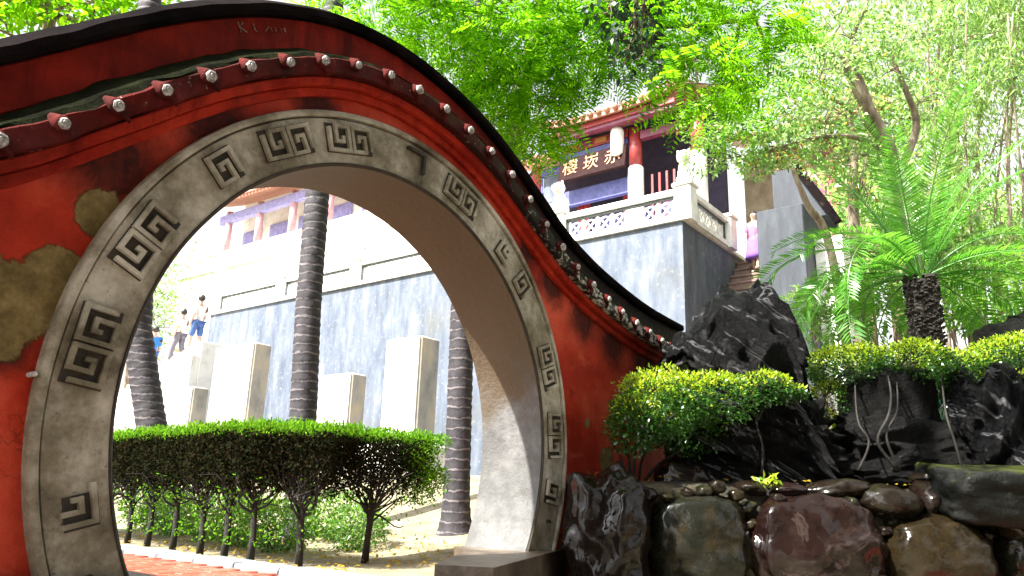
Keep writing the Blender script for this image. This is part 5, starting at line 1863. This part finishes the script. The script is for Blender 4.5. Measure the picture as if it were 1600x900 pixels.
shrub('dense shrub at the right edge, dark below its yellow green top',
      [((1520, 1640, 522, 600), 5.5, 0.4, 4600), ((1505, 1620, 575, 640), 5.3, 0.3, 2200), ((1620, 1760, 520, 610), 5.5, 0.4, 3600)],
      [([(1570, 735), (1560, 690), (1575, 640), (1570, 600)], 5.1, 0.013)], gnd(1570, 742, 5.1, 0.63))


def small_plant(name, label, foot, n, L, W, mat, spread=0.12, h=0.16, group=None):
    root = empty(name, tuple(foot))
    tag(root, label, 'plant', group)
    mb = MB()
    Q = []
    for i in range(n):
        a = i * 2.399
        tip = np.array([math.cos(a) * spread * rng.uniform(.4, 1), math.sin(a) * spread * rng.uniform(.4, 1), h * rng.uniform(.5, 1.1)])
        mb.tube(branch_path((0, 0, -0.02), tip, 0.15, 4), [0.004, 0.0035, 0.003, 0.002, 0.002], 4, False)
        for j in range(3):
            p = tip * rng.uniform(0.6, 1.0)
            Q.append(leaf_quads(p[None], (tip * np.array([1, 1, .4]) + rng.normal(0, 0.08, 3))[None], L * rng.uniform(.7, 1.1), W))
    mb.build('stems', M['bark_dark'], root)
    link(bpy.data.objects.new('leaves', quads_mesh('leaves', np.concatenate(Q), M[mat])), root)


small_plant('seedling', 'tiny bright green seedling on top of the boulder wall', gnd(1200, 752, 4.45, 0.62), 16, 0.055, 0.022, 'leaf_tip', 0.07, 0.08)
small_plant('leafy_plant', 'fresh green leafy plant in the gap between the dark rocks', gnd(1305, 700, 5.9, 0.66), 26, 0.16, 0.06, 'leaf_tip', 0.22, 0.75)
small_plant('broad_leaf_plant', 'teal broad leaved plant between the rounded boulder and the right rock', gnd(1466, 700, 5.7, 0.66), 18, 0.20, 0.09, 'leaf_teal', 0.20, 0.85)


# ---- cycad
def build_cycad():
    crown = at(1437, 432, 6.8)
    foot = np.array([crown[0] + 0.02, crown[1], 0.66])
    root = empty('cycad', tuple(foot))
    tag(root, 'sago cycad with shaggy black trunk and arching glossy fronds', 'cycad')
    h = crown[2] - foot[2]
    mb = MB()
    N = 46
    mb.tube([(0, 0, h * i / N - 0.03) for i in range(N + 1)], [0.118 + 0.010 * (i % 2) + random.uniform(-.006, .006) - (0.05 if i >= N - 1 else 0) for i in range(N + 1)], 18, True, 0.03)
    for i in range(700):        # old leaf bases
        a, z = random.uniform(0, 6.28), random.uniform(h * 0.35, h)
        c, s = math.cos(a), math.sin(a)
        m = Matrix.Translation((c * 0.118, s * 0.118, z)) @ Matrix.Rotation(a, 4, 'Z') @ Matrix.Rotation(-0.5, 4, 'Y')
        mb.box(-0.01, random.uniform(0.02, 0.042), -0.012, 0.012, -0.008, 0.008, m)
    mb.build('trunk', M['cycad_trunk'], root)
    fr = []
    for k in range(6):
        fr.append(frond_mesh(random.uniform(1.45, 1.72), 0.0, (2.0, 1.7, 2.3, 1.5, 1.9, 0.6)[k], 56, 0.23, 0.017, 0.30, M['leaf_cycad'], 0.05, 0.010, random.uniform(-.15, .15), name='frond'))
    n = 46
    for i in range(n):
        t = (i + 0.5) / n
        az = i * 2.39996 + 0.4
        el = R(80) * (1 - t) ** 1.3 + R(2) * t
        k = 5 if el > 1.0 else i % 5
        if math.cos(az - math.atan2(-HB[1], -HB[0])) > 0.72 and el < 0.95:
            continue        # the side towards the path is trimmed, the trunk shows
        m = Matrix.Translation((math.cos(az) * 0.05, math.sin(az) * 0.05, h)) @ Matrix.Rotation(az, 4, 'Z') @ Matrix.Rotation(-el, 4, 'Y') @ Matrix.Rotation(random.uniform(-.3, .3), 4, 'X')
        inst('frond', fr[k], root, m @ Matrix.Scale(random.uniform(0.85, 1.1), 4))


build_cycad()

# understory behind the cycad
def under_bush(label, u, v, d, r, mat, n=900):
    c = at(u, v, d)
    foot = np.array([c[0], c[1], 0.7])
    root = empty('understory_bush', tuple(foot))
    tag(root, label, 'bush', 'understory bushes behind the cycad')
    hh = c[2] - 0.7
    Q = []
    mb = MB()
    for _ in range(7):
        cc = np.array([rng.normal(0, r * .55), rng.normal(0, r * .55), hh + rng.normal(0, r * .45)])
        P, dd = cloud_in(cc, (r * .5, r * .5, r * .5), n // 7)
        D = dd + rng.normal(0, .6, P.shape)
        Q.append(leaf_quads(P, D, rng.uniform(0.06, 0.13, len(P)), rng.uniform(0.025, 0.05, len(P))))
        mb.tube(branch_path((0, 0, -0.05), cc, 0.15, 6), [0.018, 0.016, 0.014, 0.012, 0.010, 0.008, 0.005], 5, False)
    mb.build('stems', M['bark'], root, True)
    link(bpy.data.objects.new('foliage', quads_mesh('foliage', np.concatenate(Q), M[mat])), root)


for lab, u, v, d, r, mt in [('leafy green understory bush left of the cycad trunk', 1370, 470, 8.6, 0.42, 'leaf_bush'), ('fresh green understory bush right of the cycad trunk', 1510, 480, 8.4, 0.45, 'leaf_bush'),
                            ('understory bush at the right edge above the shrub', 1590, 450, 8.0, 0.5, 'leaf_bush'), ('pale understory bush beside the grey block', 1290, 470, 9.4, 0.4, 'leaf_light'), ('tall understory bush behind the cycad crown', 1480, 380, 9.2, 0.5, 'leaf_bush')]:
    under_bush(lab, u, v, d, r, mt)


# ------------------------------------------------------------------ people on the steps
M['skin'] = mat_plain('skin', [(0.3, (0.42, 0.26, 0.19)), (0.7, (0.52, 0.34, 0.26))], 6, 0.55, 0.0)
M['hair'] = mat_plain('black_hair', [(0.3, (0.010, 0.008, 0.008)), (0.7, (0.03, 0.024, 0.022))], 20, 0.5, 0.3, 60, 0.004)


def cloth(name, c):
    return mat_plain(name, [(0.3, tuple(x * 0.75 for x in c)), (0.7, c)], 9, 0.85, 0.4, 18, 0.01)


def skin_obj(name, verts, edges, radii, mat, parent, root=0, sub=2):
    me = bpy.data.meshes.new(name)
    me.from_pydata([tuple(v) for v in verts], edges, [])
    o = bpy.data.objects.new(name, me)
    link(o, parent)
    o.modifiers.new('skin', 'SKIN')
    for i, r in enumerate(radii):
        rr = r if isinstance(r, tuple) else (r, r)
        me.skin_vertices[0].data[i].radius = rr
    me.skin_vertices[0].data[root].use_root = True
    s = o.modifiers.new('sub', 'SUBSURF')
    s.levels = sub
    s.render_levels = sub
    dg = bpy.context.evaluated_depsgraph_get()
    m2 = bpy.data.meshes.new_from_object(o.evaluated_get(dg))
    o.modifiers.clear()
    o.data = m2
    m2.name = name
    m2.materials.clear()
    m2.materials.append(mat)
    m2.polygons.foreach_set('use_smooth', [True] * len(m2.polygons))
    return o


def person(label, foot, rz, h, shirt, trousers, stride=0.16, shorts=False, skirt=False, arm=0.12, hat=None):
    root = empty('person', tuple(foot), rz)
    root.scale = (h / 1.7,) * 3
    tag(root, label, 'person', 'visitors on the steps')
    f = stride
    J = {'pel': (0, 0, 0.93), 'sp': (0, 0, 1.12), 'ch': (0.01, 0, 1.32), 'nk': (0.0, 0, 1.46), 'hd0': (0.01, 0, 1.54), 'hd1': (0.02, 0, 1.63), 'hd2': (0.01, 0, 1.70),
         'shl': (0, 0.17, 1.38), 'ell': (-arm * 0.7, 0.22, 1.12), 'wrl': (arm * 0.4, 0.22, 0.90), 'hal': (arm * 0.8, 0.21, 0.80),
         'shr': (0, -0.17, 1.38), 'elr': (arm * 0.2, -0.22, 1.12), 'wrr': (arm * 1.2, -0.22, 0.92), 'har': (arm * 1.6, -0.21, 0.83),
         'hpl': (0, 0.09, 0.88), 'knl': (f * 0.7, 0.10, 0.48), 'anl': (f, 0.10, 0.08), 'tol': (f + 0.17, 0.11, 0.03),
         'hpr': (0, -0.09, 0.88), 'knr': (-f * 0.1, -0.10, 0.48), 'anr': (-f, -0.10, 0.09), 'tor': (-f + 0.17, -0.11, 0.03)}
    rad = {'pel': (0.13, 0.10), 'sp': (0.12, 0.09), 'ch': (0.15, 0.10), 'nk': 0.05, 'hd0': 0.07, 'hd1': 0.10, 'hd2': 0.075, 'shl': 0.058, 'ell': 0.042, 'wrl': 0.030, 'hal': 0.032, 'shr': 0.058, 'elr': 0.042, 'wrr': 0.030, 'har': 0.032,
           'hpl': 0.085, 'knl': 0.06, 'anl': 0.042, 'tol': 0.038, 'hpr': 0.085, 'knr': 0.06, 'anr': 0.042, 'tor': 0.038}
    ks = list(J)
    E_ = [('pel', 'sp'), ('sp', 'ch'), ('ch', 'nk'), ('nk', 'hd0'), ('hd0', 'hd1'), ('hd1', 'hd2'), ('ch', 'shl'), ('shl', 'ell'), ('ell', 'wrl'), ('wrl', 'hal'), ('ch', 'shr'), ('shr', 'elr'), ('elr', 'wrr'), ('wrr', 'har'),
          ('pel', 'hpl'), ('hpl', 'knl'), ('knl', 'anl'), ('anl', 'tol'), ('pel', 'hpr'), ('hpr', 'knr'), ('knr', 'anr'), ('anr', 'tor')]

    def sub_body(name, keys, mat, grow):
        kk = [k for k in keys if k in J]
        ix = {k: i for i, k in enumerate(kk)}
        e = [(ix[a], ix[b_]) for a, b_ in E_ if a in ix and b_ in ix]
        rr = [tuple(x + grow for x in rad[k]) if isinstance(rad[k], tuple) else rad[k] + grow for k in kk]
        return skin_obj(name, [J[k] for k in kk], e, rr, mat, root)
    sub_body('body', ks, M['skin'], 0.0)
    sub_body('shirt', ['sp', 'ch', 'pel', 'shl', 'shr', 'ell', 'elr'], shirt, 0.022)
    if skirt:
        mb = MB()
        mb.lathe([(0.15, 1.0), (0.20, 0.85), (0.26, 0.50), (0.28, 0.36)], 16)
        mb.build('skirt', trousers, root, True)
    else:
        sub_body('trousers', ['pel', 'hpl', 'hpr', 'knl', 'knr'] + ([] if shorts else ['anl', 'anr']), trousers, 0.024)
    hm = bmesh.new()
    bmesh.ops.create_icosphere(hm, subdivisions=3, radius=1.0)
    for v in hm.verts:
        n = noise.noise(v.co * 5) * 0.06
        v.co = Vector((v.co.x * 0.118, v.co.y * 0.108, v.co.z * 0.115)) * (1 + n)
        if v.co.x > 0.03 and v.co.z < 0.05:      # open at the face
            v.co.x = 0.03
    me = bpy.data.meshes.new('hair')
    hm.to_mesh(me)
    hm.free()
    me.materials.append(hat or M['hair'])
    hh = bpy.data.objects.new('hair', me)
    link(hh, root)
    hh.location = (-0.005, 0, 1.655)
    fm = MB()
    for s in (-1, 1):
        fm.box(0.108, 0.117, s * 0.036 - 0.012, s * 0.036 + 0.012, 1.628, 1.640)
    fm.box(0.106, 0.115, -0.022, 0.022, 1.560, 1.568)
    fm.add([(0.108, -0.014, 1.59), (0.108, 0.014, 1.59), (0.135, 0, 1.592), (0.11, 0, 1.63)], [(0, 1, 2), (1, 3, 2), (3, 0, 2)])
    fm.build('face_features', M['hair'], root)


C_white, C_blue, C_navy, C_pink, C_violet, C_grey = cloth('white_shirt', (0.78, 0.78, 0.78)), cloth('bright_blue_shirt', (0.03, 0.22, 0.62)), cloth('blue_denim', (0.06, 0.12, 0.34)), cloth('pink_top', (0.65, 0.12, 0.30)), cloth('violet_cloth', (0.22, 0.10, 0.48)), cloth('grey_trousers', (0.16, 0.15, 0.19))


for lab, y, x, rz, h, sh, tr, kw in [
        ('person in white top and grey trousers walking down the pale stairs', 20.2, 10.05, 1.9, 1.70, C_white, C_grey, dict(stride=0.22)),
        ('person in white shirt and blue shorts higher up the pale stairs', 19.25, 10.05, 1.7, 1.80, C_white, C_navy, dict(stride=0.18, shorts=True)),
        ('person in bright blue shirt above the left palm trunk', 21.9, 10.1, 1.5, 1.8, C_blue, C_navy, dict(stride=0.15))]:
    person(lab, (x, y, stair_z(y)), rz, h, sh, tr, **kw)
person('person in pink top and violet skirt at the top of the brown steps', (14.3, 3.12, 3.1 + 12 * (FLOOR_Z - 0.2 - 3.1) / 14), math.pi, 1.45, C_pink, C_violet, skirt=True)


# ---- fallen leaves on the bed, the boulder wall and under the hedge
def litter(name, label, P, mat, lo, hi):
    n = len(P)
    D = np.stack([rng.normal(0, 1, n), rng.normal(0, 1, n), rng.normal(0, 0.15, n)], 1)
    q = leaf_quads(P, D, rng.uniform(lo, hi, n), rng.uniform(lo * 0.5, hi * 0.5, n))
    o = link(bpy.data.objects.new(name, quads_mesh(name, q, M[mat])))
    tag(o, label, 'leaves', kind='stuff')


n = 420
a_, b_ = rng.uniform(-0.1, 3.2, n), rng.uniform(0.05, 1.2, n)
P = np.array([1.52, -0.22, 0.0]) + a_[:, None] * HR + b_[:, None] * HB
P[:, 2] = 0.69
P = P[~((P[:, 1] > -0.02) & (P[:, 0] < 3.4))]
litter('fallen_leaves', 'scattered yellow fallen leaves on the rockery bed', P, 'leaf_gold', 0.02, 0.045)
n = 600
P = np.stack([rng.uniform(1.1, 3.2, n), rng.uniform(1.6, 6.5, n), np.zeros(n)], 1)
P[:, 2] = [ground_z(x, y) + 0.02 for x, y, _ in P]
litter('leaf_litter', 'brown and yellow leaf litter under the hedge', P, 'leaf_gold', 0.03, 0.07)
